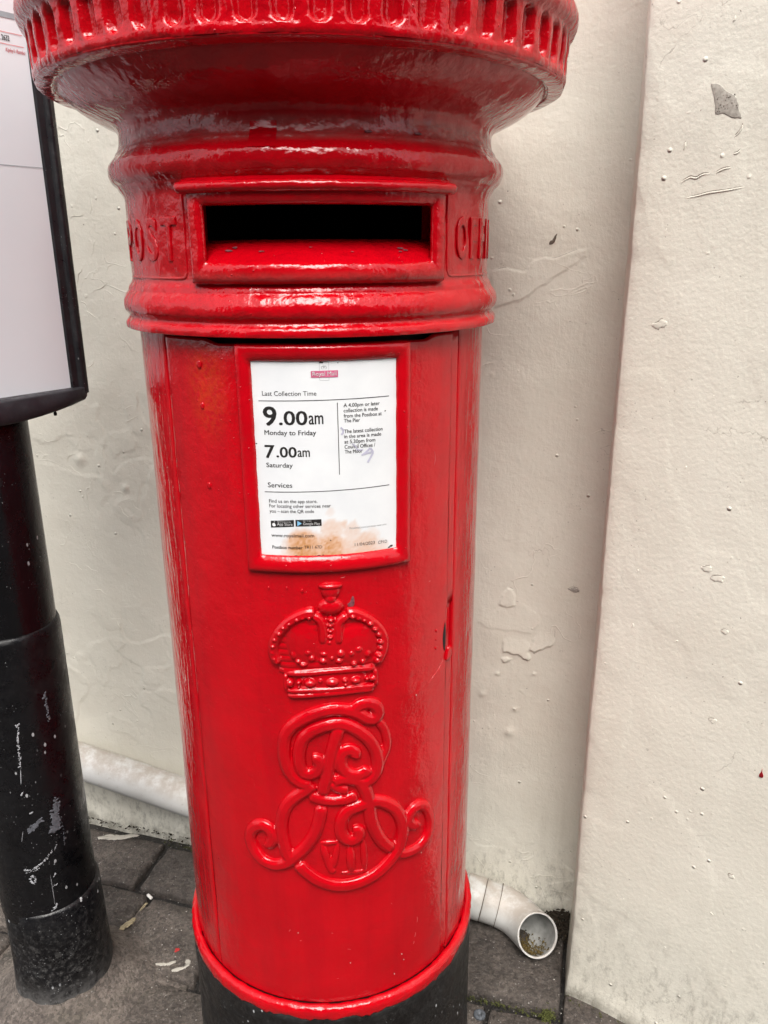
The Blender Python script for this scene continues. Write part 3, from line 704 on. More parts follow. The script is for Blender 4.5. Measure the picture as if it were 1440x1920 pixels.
for k in range(14):                                    # small lumps and bits caught under the paint
    x, y = random.uniform(.01, .26), random.uniform(.15, 1.8); r_ = random.choice((.0006, .0008, .001, .0013, .0018))*random.uniform(.8, 1.3); a1 = random.uniform(0, 3.1); el = random.uniform(1, 2.6)
    pts = []
    for k_ in range(7):
        a = 2*pi*k_/7; u_, v_ = r_*el*cos(a)*random.uniform(.6, 1.3), r_*sin(a)*random.uniform(.6, 1.3); pts.append((x+u_*cos(a1)-v_*sin(a1), y+u_*sin(a1)+v_*cos(a1)))
    on_pier('paint_lump', patch(pierP, pts, r_*random.uniform(.25, .55), sub=3), M['pier'])
for x, y, c_ in ((.05, 1.44, 0), (.08, 1.60, 0), (.118, 1.71, 0), (.21, 1.40, 0), (.17, 1.25, 0), (.06, 1.05, 1), (.045, .97, 1), (.22, .885, 1), (.205, .78, 0), (.12, .55, 0), (.20, .47, 0), (.1, .33, 0)):
    a0 = random.uniform(.6, 2.2); l_ = random.uniform(.002, .005)
    on_pier('scratch', surf_tube(pierP, [(x, y), (x+.5*l_*cos(a0), y+.5*l_*sin(a0)), (x+l_*cos(a0+.3), y+l_*sin(a0+.3))], .0007, .0006), M['crack'])

# ------------------------------------------------------------------ drainpipe along the foot of the wall
dp = tag(empty('drainpipe', W(-.75, .055, .14)), 'grubby white plastic drainpipe running low along the wall to an open elbow', 'drainpipe')
def rel(par, vf): return [Vector(q)-par.location for q in vf[0]], vf[1]
PR = .0425
path = [W(-1.9, .052, .315), W(-1.2, .053, .218), W(-.7, .054, .137), W(-.225, .056, .058)]
v, f = tube3(path, PR, 40); mesh_obj('pipe', *rel(dp, (v, f)), M['pipe'], dp)
ax = (path[3]-path[2]).normalized()
e0 = path[3]+ax*.012
def collar(a, b_, r_):
    L = b_-a
    return tube3([a, a, a+L*.06, b_-L*.06, b_, b_], [PR, r_-.001, r_, r_, r_-.001, PR-.004], 40)
mesh_obj('coupler', *rel(dp, collar(e0-ax*.01, e0+ax*.030, PR+.003)), M['pipe'], dp)
def joint_line(c): return tube3([c-ax*.0007, c+ax*.0007], [PR+.0036, PR+.0036], 40)
mc = Vector((.3165, 1.305, .058)); md = Vector((.22, -.80, .50)).normalized()
s0_ = e0+ax*.0305
mesh_obj('coupler', *rel(dp, collar(s0_, s0_+ax*.034, PR+.0018)), M['pipe'], dp)
p0 = s0_+ax*.033
for c_ in (e0+ax*.0302, s0_+ax*.0345): mesh_obj('joint', *rel(dp, joint_line(c_)), M['crack'], dp)
bend = [p0]
c1, c2 = p0+ax*.050, mc-md*.050
for k in range(1, 17):
    t = k/16; bend.append(p0*(1-t)**3+c1*3*t*(1-t)**2+c2*3*t*t*(1-t)+mc*t**3)
def swept(path, rads, n=44, up=Vector((0, 0, 1)), fix=False):
    V, F = [], []
    for i, p_ in enumerate(path):
        t = (path[min(i+1, len(path)-1)]-path[max(i-1, 0)])
        t = md if (fix or i >= len(path)-1) else t.normalized()
        a = t.cross(up).normalized(); b_ = a.cross(t)
        for k in range(n): V.append(p_+a*(rads[i]*cos(2*pi*k/n))+b_*(rads[i]*sin(2*pi*k/n)))
    for i in range(len(path)-1):
        for k in range(n): F.append((i*n+k, i*n+(k+1) % n, (i+1)*n+(k+1) % n, (i+1)*n+k))
    return V, F
ro_ = [PR+.0025]*17
v, f = swept(bend, ro_)
mesh_obj('elbow', *rel(dp, (v, f)), M['pipe'], dp)
v, f = swept([mc-md*.001, mc, mc+md*.0012, mc, mc-md*.003], [PR+.0025, PR+.0028, PR+.001, PR-.0012, PR-.0014], fix=True); mesh_obj('rim', *rel(dp, (v, f)), M['pipe'], dp)
v, f = swept([p0-ax*.35, p0-ax*.02]+bend, [PR-.0012]*19); mesh_obj('bore', *rel(dp, (v, f)), M['pipe_in'], dp)
# muck lying in the mouth
bits = []
for k in range(520):
    fi = min(15.99, abs(random.gauss(0, 4.2))); c0_ = bend[15-int(fi)]+(bend[16-int(fi)]-bend[15-int(fi)])*random.random()
    t_ = (bend[16-int(fi)]-bend[15-int(fi)]).normalized()
    d_ = Vector((0, 0, -1))*1.0-WD*random.gauss(.55, .45)+WN*random.gauss(.15, .35); d_ = (d_-t_*d_.dot(t_)).normalized()
    c = c0_+d_*(PR-.0025-abs(random.gauss(0, .0035))); q = random.uniform(.0010, .0042)
    ps = [c+Vector((random.uniform(-1, 1), random.uniform(-1, 1), random.uniform(-1, 1)))*q for _ in range(4)]
    bits.append((ps, [(0, 1, 2), (0, 2, 3), (0, 1, 3), (1, 2, 3)]))
o = mesh_obj('muck', *rel(dp, join(bits)), M['moss'], dp, smooth=False); o['kind'] = 'stuff'
o.data.materials[0] = plain('rotten_silt', (.095, .068, .024), .9, .2, .6, 400)

# ------------------------------------------------------------------ sign post with notice board
PX, PY = -.6502, 1.2404
sp_ = tag(empty('sign_post', (PX, PY, 0)), 'thick black post beside the wall carrying a framed white notice board', 'sign post')
def lathe(prof, n=64, p0=0.0, p1=2*pi, df=None):
    closed = abs(p1-p0-2*pi) < 1e-6
    m_ = n if closed else n+1
    V, F = [], []
    for (r_, z) in prof:
        for i in range(m_):
            ph = p0+(p1-p0)*i/n; rr = r_+(df(ph, r_, z) if df else 0)
            V.append(Vector((rr*sin(ph), -rr*cos(ph), z)))
    for j in range(len(prof)-1):
        for i in range(n):
            k = (i+1) % m_; F.append((j*m_+i, j*m_+k, (j+1)*m_+k, (j+1)*m_+i))
    return V, F
mesh_obj('pole', *lathe([(.0785, .78), (.0785, .9), (.0785, 1.05), (.0785, 1.18), (.075, 1.184), (.0, 1.185)], 64), M['pole'], sp_)
def shift(vf, dx, dy, tx=0, ty=0): return [Vector((q.x+dx+tx*(q.z-.5), q.y+dy+ty*(q.z-.5), q.z)) for q in vf[0]], vf[1]
sl = lathe([(.078, .24), (.0855, .2425), (.0865, .25), (.0865, .4), (.0862, .6), (.086, .805), (.0852, .815), (.0825, .8225), (.0795, .825), (.0775, .824)], 64)
mesh_obj('sleeve', *shift(sl, -.004, 0, .006, 0), M['sleeve'], sp_)
st = lathe([(.105, -.02), (.102, .0), (.0965, .03), (.0925, .06), (.0902, .11), (.0885, .2), (.088, .262), (.084, .268), (.076, .269)], 72, df=lambda ph, r_, z: .002*nz(ph*3, z*20)+.0012*nz(ph*9, z*50))
mesh_obj('stub', *st, M['stub'], sp_)
def collar_h(rr, ph): 
    edge = .175+.035*nz(cos(ph)*2+5, sin(ph)*2)
    return .050*exp(-(rr-.095)/.030)+.012*sstep(edge, .10, rr)+.003*nz(rr*40*cos(ph), rr*40*sin(ph), 3)-.008*sstep(edge-.02, edge+.01, rr)-.004
V, F = [], []
for j in range(19):
    rr = .085+.0085*j
    for i in range(72):
        ph = 2*pi*i/72; V.append(Vector((rr*sin(ph), -rr*cos(ph), collar_h(rr, ph))))
for j in range(18):
    for i in range(72): F.append((j*72+i, j*72+(i+1) % 72, (j+1)*72+(i+1) % 72, (j+1)*72+i))
mesh_obj('mortar_collar', V, F, M['mortar'], sp_)
# scratches and scuffs on the post
def poleP(a, z, off=0.0, r_=.0866):
    x = a/.0866; rr = r_+off; s = .006*(z-.5) if r_ > .08 else 0
    return Vector((-.004*(r_ > .08)+s+rr*sin(x), -rr*cos(x), z))
def scuff(n_, vf, m_): recalc(mesh_obj(n_, vf[0], vf[1], m_, sp_))
def pz(px): return px
SC = [([(.034, .665), (.032, .652), (.030, .640), (.0285, .622), (.028, .605), (.0265, .585)], .0022, 'scuff'), ([(.0265, .583), (.025, .567), (.023, .551)], .0009, 'scuff'), ([(.029, .665), (.036, .671)], .0025, 'scuff'),
      ([(.026, .455), (.036, .466), (.048, .474)], .0052, 'scuff_dark'), ([(.003, .373), (.018, .371), (.03, .378), (.042, .387), (.056, .400)], .0026, 'scuff'), ([(.006, .366), (.02, .368), (.03, .372)], .0012, 'scuff'),
      ([(.008, .43), (.011, .445), (.014, .457)], .0006, 'scuff'), ([(.012, .352), (.017, .358), (.021, .350), (.017, .342), (.012, .347)], .0022, 'scuff'), ([(.046, .36), (.046, .33), (.046, .30), (.0455, .275)], .0005, 'scuff'),
      ([(.040, .272), (.047, .279), (.049, .285)], .0022, 'scuff'), ([(.06, .40), (.064, .41)], .0014, 'scuff'), ([(.055, .37), (.058, .376)], .0014, 'scuff'), ([(.052, .345), (.055, .35)], .0016, 'scuff'), ([(.048, .325), (.056, .326)], .0014, 'scuff'), ([(.02, .53), (.024, .536)], .0017, 'scuff'), ([(.03, .49), (.034, .492)], .0016, 'scuff'),
      ([(.076, .50), (.073, .47), (.071, .45), (.066, .44), (.062, .445), (.068, .47), (.073, .49)], .006, 'scuff_dark'), ([(.083, .655), (.084, .68), (.083, .71)], .003, 'scuff_dark'), ([(.078, .40), (.08, .43), (.079, .46)], .0016, 'scuff_dark')]
for pts, w_, mm in SC:
    if w_ < .001:
        scuff('scratch', surf_tube(poleP, pts, w_*.8, .0004), M[mm]); continue
    P = cr(pts, 10); bits = []
    n_ = int(len(P)*(1.6 if w_ < .003 else 2.6))
    for k in range(n_):
        c = P[min(len(P)-1, int(random.random()*len(P)))]; r_ = w_*random.uniform(.12, .5); a1 = random.uniform(0, 3)
        x, y = c.x+random.gauss(0, w_*.42), c.y+random.gauss(0, w_*.42); pp = []
        for k_ in range(6):
            a = 2*pi*k_/6; u_, v_ = r_*random.uniform(.8, 2.2)*cos(a), r_*random.uniform(.5, 1.1)*sin(a); pp.append((x+u_*cos(a1)-v_*sin(a1), y+u_*sin(a1)+v_*cos(a1)))
        bits.append(patch(poleP, pp, .0003, sub=2))
    scuff('scuff', join(bits), M[mm])
# the board: its own frame, u along the face, n out of it
bd = empty('notice_board', (0, 0, 0)); bd.parent = sp_
U = Vector((.6, .8, 0)); NB = Vector((.8, -.6, 0)); B0 = NB*.06
def BP(u, n_, z): q = B0+U*u+NB*n_; return Vector((q.x, q.y, z))
def slab(u0, u1, n0, n1, z0, z1):
    P = [BP(u, n_, z) for z in (z0, z1) for (u, n_) in ((u0, n0), (u1, n0), (u1, n1), (u0, n1))]
    return P, [(0, 1, 2, 3), (4, 5, 6, 7), (0, 1, 5, 4), (1, 2, 6, 5), (2, 3, 7, 6), (3, 0, 4, 7)]
ZB, ZT = 1.2135, 2.06
bd.location = (0, 0, 0)
def bobj(n_, vf, m_, smooth=False): return recalc(mesh_obj(n_, vf[0], vf[1], m_, bd, smooth=smooth))
bobj('poster', slab(-.1402, .1402, -.004, 0, ZB-.004, ZT-.02), M['poster'])
bobj('back_panel', slab(-.160, .160, -.040, -.0045, ZB-.01, ZT), M['board_black'])
def side_bar(sg):
    pr = [(.139, .0005), (.141, .0045), (.150, .0060), (.1515, .0100), (.1545, .0125), (.158, .0130), (.1605, .0120), (.1625, .0080), (.167, .006), (.172, .0), (.1752, -.010), (.1755, -.028), (.171, -.040), (.161, -.0405), (.161, -.003)]
    V = []
    zz = [ZB-.012, ZT]
    for z in zz:
        for (u, n_) in pr: V.append(BP(sg*u, n_, z))
    L = len(pr)
    F = [(i, (i+1) % L, L+(i+1) % L, L+i) for i in range(L)]+[tuple(range(L)), tuple(range(L, 2*L))]
    return V, F
for sg in (-1, 1): bobj('frame_side', side_bar(sg), M['board_black'])
bobj('frame_top', slab(-.175, .175, -.04, .014, ZT, ZT+.04), M['board_black'])
def bottom_bar():
    V, F = [], []
    us = [-.1795, -.179, -.1765, -.172, -.165]+[-.155+.031*k for k in range(11)]+[.165, .172, .1765, .179, .1795]
    sec_n = 9
    for u in us:
        e = max(0, 1-(u/.1795)**2)
        ed = sqrt(max(0.0, 1-max(0, (abs(u)-.150)/.0297)**2))
        nf = .006+.030*e**.8*ed if ed > 0 else .0
        nf = -.042+(nf+.042)*max(ed, .02)
        zb = 1.1755+.020*(abs(u)/.1795)**1.6
        zt = 1.2125
        for (q, z) in ((-.043, zb+.003), (nf-.012, zb), (nf-.003, zb+.0008), (nf, zb+.004), (nf, (zb+zt)/2), (nf-.0004, zt-.002), (nf-.002, zt), (nf-.006, zt+.0005), (-.043, zt)): V.append(BP(u, max(q, -.043), z))
    for i in range(len(us)-1):
        for j in range(sec_n): F.append((i*sec_n+j, i*sec_n+(j+1) % sec_n, (i+1)*sec_n+(j+1) % sec_n, (i+1)*sec_n+j))
    F += [tuple(range(sec_n)), tuple(range((len(us)-1)*sec_n, len(us)*sec_n))]
    return V, F
bobj('bottom_bar', bottom_bar(), M['board_grey'], True)
sn = lathe([(.0, -.004), (.0022, -.0035), (.0028, 0), (.0018, .003), (0, .004)], 10)
q = BP(.098, .012, 1.1775); bobj('screw', ([p_+q for p_ in sn[0]], sn[1]), M['board_black'], True)

# ------------------------------------------------------------------ lettering
def text_mesh(txt, offset=0.0, extrude=0.0, bevel=0.0, shear=0.0, res=3):
    c = bpy.data.curves.new('lettering', 'FONT'); c.body = txt; c.size = 1.0; c.offset = offset; c.extrude = extrude; c.shear = shear
    c.bevel_depth = bevel; c.bevel_resolution = 1; c.resolution_u = res; c.fill_mode = 'BOTH'
    o = bpy.data.objects.new('lettering', c); COL.objects.link(o)
    dg = bpy.context.evaluated_depsgraph_get(); me = bpy.data.meshes.new_from_object(o.evaluated_get(dg))
    V = [Vector(v_.co) for v_ in me.vertices]; F = [tuple(p_.vertices) for p_ in me.polygons]
    bpy.data.objects.remove(o); bpy.data.meshes.remove(me); bpy.data.curves.remove(c)
    return V, F
CAPH = max(v_.y for v_ in text_mesh('H')[0])
def fit_text(txt, x0, x1, cap, bold=0.0, shear=0.0):
    V, F = text_mesh(txt, 0, shear=shear)
    a = min(v_.x for v_ in V); b_ = max(v_.x for v_ in V); sx_ = (x1-x0)/(b_-a); sy = cap/CAPH
    if not any(ch.isupper() or ch.isdigit() for ch in txt) and len(txt) < 4: sy = cap/max(v_.y for v_ in V)
    P = [((v_.x-a)*sx_+x0, v_.y*sy) for v_ in V]; n = len(P)
    d_ = bold*.09*cap
    if d_ == 0: return P, F
    out, FF = [], []
    for k, (dx, dy) in enumerate(((-d_, -d_*.4), (d_, d_*.4), (-d_, d_*.4), (d_, -d_*.4))):
        out += [(x+dx, y+dy) for x, y in P]; FF += [tuple(i_+k*n for i_ in f_) for f_ in F]
    return out, FF
def board_print(n_, items, m_):
    P = []
    for (pts, F, z) in items: P.append(([BP(x, .0006, z+y) for x, y in pts], F))
    v, f = join(P); o = mesh_obj(n_, v, f, m_, bd, smooth=False); return o
pts, F = fit_text('. 2632', .0982, .1128, .0068, .25); board_print('printed_number', [(pts, F, 1.7153)], M['ink'])
pts, F = fit_text("Kipley's Rambo", .1045, .1345, .0050, .2, .35); board_print('printed_script', [(pts, F, 1.7012)], M['poster_red'])
def strip(u0, u1, z0, z1): return [(u0, 0), (u1, 0), (u1, z1-z0), (u0, z1-z0)], [(0, 1, 2, 3)], z0
board_print('printed_rule', [strip(-.10, .1335, 1.7255, 1.7263)], M['poster_red']); board_print('printed_rule', [strip(-.10, .1335, 1.7103, 1.7111)], M['poster_red'])
board_print('printed_band', [strip(-.139, .1385, 1.7445, 1.752)], M['poster_grey']); board_print('poster_seam', [strip(-.1402, .1402, 1.5484, 1.5493)], M['poster_grey'])

# ------------------------------------------------------------------ the pillar box (local front is -y; turned 7.4 degrees)
box = tag(empty('pillar_box', (-.0984, 1.1655, 0), R(7.4)), 'glossy red cast iron pillar box with a black base and raised royal cipher', 'post box')
def cyl(ph, r_, z): return Vector((r_*sin(ph), -r_*cos(ph), z))
def bx(n_, vf, m_, par=None, smooth=True): return mesh_obj(n_, vf[0], vf[1], m_, par or box, smooth=smooth)
def lump(amp, s=22): return lambda ph, r_, z: amp*fbm(sin(ph)*s*.24, -cos(ph)*s*.24, z*s, 3)
def refine(prof, step=.004):
    out = [prof[0]]
    for a, b_ in zip(prof[:-1], prof[1:]):
        n = max(1, int(hypot(b_[0]-a[0], b_[1]-a[1])/step))
        for k in range(1, n+1): out.append((a[0]+(b_[0]-a[0])*k/n, a[1]+(b_[1]-a[1])*k/n))
    return out
def smoothprof(pts, sub=5): return [(p.x, p.y) for p in cr(pts, sub)]

# base and its ragged red rim
bx('base', lathe(refine([(.258, -.02), (.2525, .012), (.2512, .06), (.2503, .18), (.2500, .30), (.240, .306)], .012), 160, df=lump(.0012, 20)), M['box_base'])
def rim_df(ph, r_, z): return .0012*nz(ph*16, z*90, 2)+.0013*nz(ph*42, z*200)
V, F = [], []
prof = [(.2496, 0, 1), (.2512, .0012, 1), (.2518, .004, .6), (.2520, .010, 0), (.2517, .016, 0), (.2498, .0205, 0), (.246, .0228, 0), (.2425, .0232, 0), (.240, .022, 0)]
nn_ = 240
for (r_, dz, wv) in prof:
    for i in range(nn_):
        ph = 2*pi*i/nn_; z0 = .3010+.0052*fbm(ph*9, 1.3, 0, 4)+.0030*nz(ph*45, 4)
        z = (z0 if wv else .3010)+dz if wv else .3010+dz
        if wv == .6: z = z0*.6+.3010*.4+dz
        rr = r_+rim_df(ph, r_, z); V.append(cyl(ph, rr, z))
for j in range(len(prof)-1):
    for i in range(nn_): F.append((j*nn_+i, j*nn_+(i+1) % nn_, (j+1)*nn_+(i+1) % nn_, (j+1)*nn_+i))
bx('base_rim', (V, F), M['red_head'])

# inner shell seen through the seams, the fixed body, the door
DL, DR = R(-52.7), R(43.6)
BRL, BRR = R(46.9), R(360-53.1)
bx('seam_shell', lathe([(.2355, .30), (.2355, 1.318), (.226, 1.3185), (.226, 1.336)], 128), M['seam'])
def panel(ph0, ph1, z0, z1f, r_, m_, nphi, name, dome=.0012):
    """curved plate with rounded edges; z1f(ph) is its top"""
    V, F = [], []
    rows = 60
    phs = [ph0, ph0+.0016, ph0+.006]+[ph0+.006+(ph1-ph0-.012)*k/nphi for k in range(1, nphi)]+[ph1-.006, ph1-.0016, ph1]
    er = [-.0045, -.0009, 0]+[0]*(nphi-1)+[0, -.0009, -.0045]
    zz = [(0, -.004), (.0012, -.0008), (.004, 0)]+[(k/rows, 0) for k in range(1, rows)]+[(-.004, 0), (-.0012, -.0008), (0.0, -.004)]
    for jz, (q, ez) in enumerate(zz):
        for ph, e in zip(phs, er):
            zt = z1f(ph)
            z = z0+q if jz < 3 else (zt+q if jz >= len(zz)-3 else z0+.004+(zt-z0-.008)*q)
            lp = .0007*fbm(ph*3.2, z*9, 2.2, 3)+.0003*nz(ph*14, z*40, 6)
            V.append(cyl(ph, r_+min(e, ez)+lp, z))
    n = len(phs)
    for j in range(len(zz)-1):
        for i in range(n-1): F.append((j*n+i, j*n+i+1, (j+1)*n+i+1, (j+1)*n+i))
    return bx(name, (V, F), m_)
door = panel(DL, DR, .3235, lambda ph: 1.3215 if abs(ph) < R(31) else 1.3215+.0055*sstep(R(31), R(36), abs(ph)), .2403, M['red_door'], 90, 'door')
panel(BRL, BRR, .3235, lambda ph: 1.336, .2400, M['red_barrel'], 150, 'barrel')
# sunk strip on the hinge side
for z0, z1 in ((.3235, .882), (.953, 1.328)):
    bx('door_edge_strip', lathe(refine([(.2362, z0), (.2392, z0+.0008), (.2392, z1-.0008), (.2362, z1)], .02), 6, R(43.65), R(46.85), lump(.0005)), M['red_door'])
bx('lock_recess', lathe([(.2364, .8815), (.2362, .90), (.2362, .93), (.2364, .9535)], 6, R(43.3), R(47.2), lump(.0008)), M['red_door'])

# lock recess and keyhole at the door edge
def cpatch(n_, pts, r_, h, m_, sub=4, par=None):
    return recalc(bx(n_, patch(lambda a, b_, off: cyl(a/.24, r_+off, b_), pts, h, sub=sub), m_, par))
lk = bx('lock_case', join([surf_tube(lambda a, b_, off: cyl(a/.24, .2385+off, b_), [(x*.24, z) for x, z in pts], w_, h_) for pts, w_, h_ in (
    ([(.838, .885), (.838, .952)], .0012, .0026), ([(.756, .893), (.762, .915), (.764, .930), (.772, .948)], .0011, .0035))]), M['red_door'])
cpatch('keyhole', [(.738*.24, .884), (.744*.24, .906), (.738*.24, .927), (.727*.24, .920), (.717*.24, .906), (.724*.24, .890)], .2404, .0006, M['seam'])
cpatch('paint_blob', [(.742*.24, .868), (.775*.24, .865), (.80*.24, .872), (.80*.24, .882), (.77*.24, .887), (.752*.24, .880)], .2392, .0036, M['red_relief'])
bx('paint_run', surf_tube(lambda a, b_, off: cyl(a/.24, .2404+off, b_), [(.57*.24, .842), (.63*.24, .851), (.69*.24, .860), (.75*.24, .874)], .0006, .0005), M['red_relief'], door)
for x, z, r_, h in ((.655, .922, .0018, .002), (.652, .895, .0016, .0018), (.655, .908, .0012, .001), (-.155, 1.015, .0022, .0022), (-.235, 1.018, .0015, .0012), (-.335, 1.017, .0016, .0012), (-.66, 1.296, .0042, .0016), (-.66, 1.246, .0035, .0014), (-.655, 1.145, .0036, .0016)):
    cpatch('paint_lump', [(x*.24+r_*.8*cos(k*pi/3), z+r_*1.2*sin(k*pi/3)) for k in range(6)], .2403, h, M['red_relief'], 3, door)
cpatch('chip', [(.083*.24, .993), (.097*.24, .9955), (.110*.24, 1.003), (.118*.24, 1.002), (.121*.24, .993), (.109*.24, .988), (.094*.24, .987)], .2405, .0005, M['bare'], 3, door)
for x, z in ((.55, .56), (.40, .385), (.415, .372), (.345, .352), (.05, .40), (-.27, .46), (.50, .835)):
    cpatch('speck', [(x*.24+.0007*cos(k*pi/2), z+.0009*sin(k*pi/2)) for k in range(4)], .2405, .0004, M['white_spill'], 2, door)

M['worn_red'] = plain('scratched_red', (.50, .07, .075), .4)
for (x, z, a0, l_) in ((.50, .404, 1.2, .010), (.49, .392, 1.1, .006), (.52, .43, 1.4, .012), (.06, .425, 2.7, .009), (-.02, .372, 3.0, .006), (-.05, .46, 2.8, .004), (-.33, .46, .9, .005), (-.25, .445, 2.9, .003), (.33, .49, 2.0, .004), (.05, 1.03, .1, .006), (.59, 1.0, .4, .003), (-.5, .70, 1.5, .02), (-.42, 1.12, 1.5, .025), (.62, 1.16, 1.4, .02)):
    recalc(bx('scratch', surf_tube(lambda a, b_, off: cyl(a/.24, .2406+off, b_), [(x*.24, z), (x*.24+.5*l_*cos(a0), z+.5*l_*sin(a0)), (x*.24+l_*cos(a0+.15), z+l_*sin(a0+.15))], .00045, .0005), M['worn_red'], door))

# door plate frame: loops of rounded rectangles from the outside in
def rect_loop(a, z0, z1, n=22, cz=.006):
    L = []
    for k in range(n): L.append((-a+2*a*k/n, z0))
    for k in range(n): L.append((a, z0+(z1-z0)*k/n))
    for k in range(n): L.append((a-2*a*k/n, z1))
    for k in range(n): L.append((-a, z1-(z1-z0)*k/n))
    return L
def loft(loops, amp=.0004):
    V, F = [], []
    n = len(loops[0][0])
    for L, r_ in loops:
        for (ph, z) in L: V.append(cyl(ph, r_+amp*nz(ph*26, z*90, 4)+amp*.7*nz(ph*80, z*260, 9), z))
    for j in range(len(loops)-1):
        for i in range(n): F.append((j*n+i, j*n+(i+1) % n, (j+1)*n+(i+1) % n, (j+1)*n+i))
    return V, F
def wob(L, a): return [(ph+a*nz(ph*60, z*240, 1)/.24, z+a*nz(ph*60, z*240, 6)) for ph, z in L]
A0 = R(25.2)
mm = .001/.24
spec = [(0, 0, .2398), (.4, .4, .2428), (1.4, 1.4, .2462), (3.2, 3.2, .2482), (6, 6, .2490), (10, 10, .2488), (13.5, 13.5, .2478), (16.0, 16.6, .2462), (17.6, 18.6, .2446), (18.6, 20.2, .2428), (19.0, 20.8, .2412)]
loops = []
for dx, dz_, r_ in spec:
    L = rect_loop(A0-dx*mm, 1.0395+dz_*1.12*.001, 1.3232-dz_*.001)
    if dx > 17: L = wob(L, .0007 if dx > 18 else .0003)
    loops.append((L, r_))
frame = bx('plate_frame', loft(loops), M['red_relief'], door)
# notice plate with its rust blooms
ST = [(-.1362, 1.0753, .030, .8), (.0128, 1.0957, .019, .42), (.0024, 1.0723, .026, .75), (.1137, 1.092, .015, .35), (.1845, 1.0724, .024, .5), (.0754, 1.1025, .007, .45), (.2264, 1.085, .013, .2), (-.0599, 1.069, .030, .55), (.0079, 1.1199, .007, .18), (.13, 1.103, .005, .3), (-.21, 1.072, .016, .25), (.10, 1.066, .03, .4), (.155, 1.081, .007, .4), (-.09, 1.082, .012, .25), (.05, 1.064, .03, .5), (.25, 1.065, .02, .3)]
V, F = grid(84, 104, lambda a, b_: cyl(R(-20.9)+R(41.8)*a, .2416, 1.0595+.2455*b_))
pl = bx('notice_plate', (V, F), M['plate'], door)
at_ = pl.data.attributes.new('stain', 'FLOAT', 'POINT')
for i, v_ in enumerate(V):
    ph = atan2(v_.x, -v_.y); z = v_.z; t = 0
    for (sx_, sz, sr, sa) in ST:
        d_ = hypot((ph-sx_)*.24+.003*nz(ph*40, z*160, sx_*9), z-sz+.0025*nz(ph*50, z*190, 3+sx_))/(sr*.88)
        t = max(t, sa*(.75*sstep(1.0, .62, d_)+.25*sstep(1.0, .1, d_)+.12*exp(-((d_-.82)/.1)**2)))
    t += .25*sstep(1.069, 1.060, z)*(.5+.5*nz(ph*30, 2)) + .10*sstep(.33, .37, abs(ph))*(.5+nz(ph*50, z*60))
    at_.data[i].value = max(0, min(1, t*(.98+.3*nz(ph*70, z*300))))
# flat print on the plate
def on_plate(n_, items, m_, off=.00025):
    P = []
    for pts, F_ in items: P.append(([cyl(x, .2416+off, z) for x, z in pts], F_))
    v, f = join(P); return bx(n_, (v, f), m_, door, smooth=False)
def ptxt(rows):
    out = []
    for (s_, x0, x1, z, cap, bold) in rows:
        pts, F_ = fit_text(s_, x0*.24, x1*.24, cap, bold); out.append(([(x/.24, z+y) for x, y in pts], F_))
    return out
def poly(pts): return pts, [tuple(range(len(pts)))]
def stroke(pts, w_, sub=5):
    P = cr([(x*.24, z) for x, z in pts], sub); V, F_ = [], []
    for i, p_ in enumerate(P):
        t = (P[min(i+1, len(P)-1)]-P[max(0, i-1)]).normalized()
        for sg in (-1, 1): V.append(((p_.x-t.y*w_*sg)/.24, p_.y+t.x*w_*sg))
    for i in range(len(P)-1): F_.append((2*i, 2*i+1, 2*i+3, 2*i+2))
    return V, F_
def barseg(a, b_, w_, n=24):
    return stroke([(a[0]+(b_[0]-a[0])*k/n, a[1]+(b_[1]-a[1])*k/n) for k in range(n+1)], w_, 1)
on_plate('lettering', ptxt(PLATE_TEXT), M['ink'])
on_plate('lettering', ptxt(GREY_TEXT), M['ink_grey'])
on_plate('rules', [barseg(RULES[0], RULES[1], .00042), barseg(RULES[2], RULES[3], .00042, 4), barseg(RULES[4], RULES[5], .00042)], M['ink'])
def quadgrid(q, n=10):
    V = [( (q[0][0]+(q[1][0]-q[0][0])*i/n)*(1-j)+(q[3][0]+(q[2][0]-q[3][0])*i/n)*j, (q[0][1]+(q[1][1]-q[0][1])*i/n)*(1-j)+(q[3][1]+(q[2][1]-q[3][1])*i/n)*j) for j in (0, 1) for i in range(n+1)]
    return V, [(i, i+1, n+2+i, n+1+i) for i in range(n)]
lr = LOGO_RECT
on_plate('crest_outline', [barseg(lr[i], lr[(i+1) % 4], .00016, 4) for i in range(4)], M['ink_grey'])
lc = LOGO_CROWN; xl, xr, zt_, zb_ = lc[0][0], lc[1][0], lc[0][1], lc[2][1]; xm = (xl+xr)/2
on_plate('crest_crown', [stroke([(xl+.004, zb_), (xl, (zt_+zb_)/2), (xl+.006, zt_), (xm, zb_+.0014)], .00022), stroke([(xr-.004, zb_), (xr, (zt_+zb_)/2), (xr-.006, zt_), (xm, zb_+.0014)], .00022), stroke([(xm, zb_), (xm, zt_+.001)], .00022, 2)], M['ink_grey'], .0004)
on_plate('logo_panel', [quadgrid(LOGO)], M['pink'], .0005)
on_plate('logo_lettering', ptxt(LOGO_TEXT), M['paperwhite'], .0008)
on_plate('app_badge', [quadgrid(BADGE1), quadgrid(BADGE2)], M['ink'], .0003)
on_plate('badge_lettering', ptxt(BADGE_TEXT), M['paperwhite'], .0006)
ax_, az_ = APPLE[0]
apple = [(ax_+.0095*cos(a)*(1-.12*sin(a))-( .0035*exp(-((a-.35)/.35)**2)), az_-.0004+.0024*sin(a)-(.0006*exp(-((a-pi/2)/.4)**2))) for a in [2*pi*k/28-pi*.4 for k in range(28)]]
on_plate('badge_fruit_mark', [poly(apple), poly([(ax_+.0005, az_+.0024), (ax_+.0018, az_+.0038), (ax_+.0048, az_+.0042), (ax_+.0035, az_+.0028)])], M['paperwhite'], .0006)
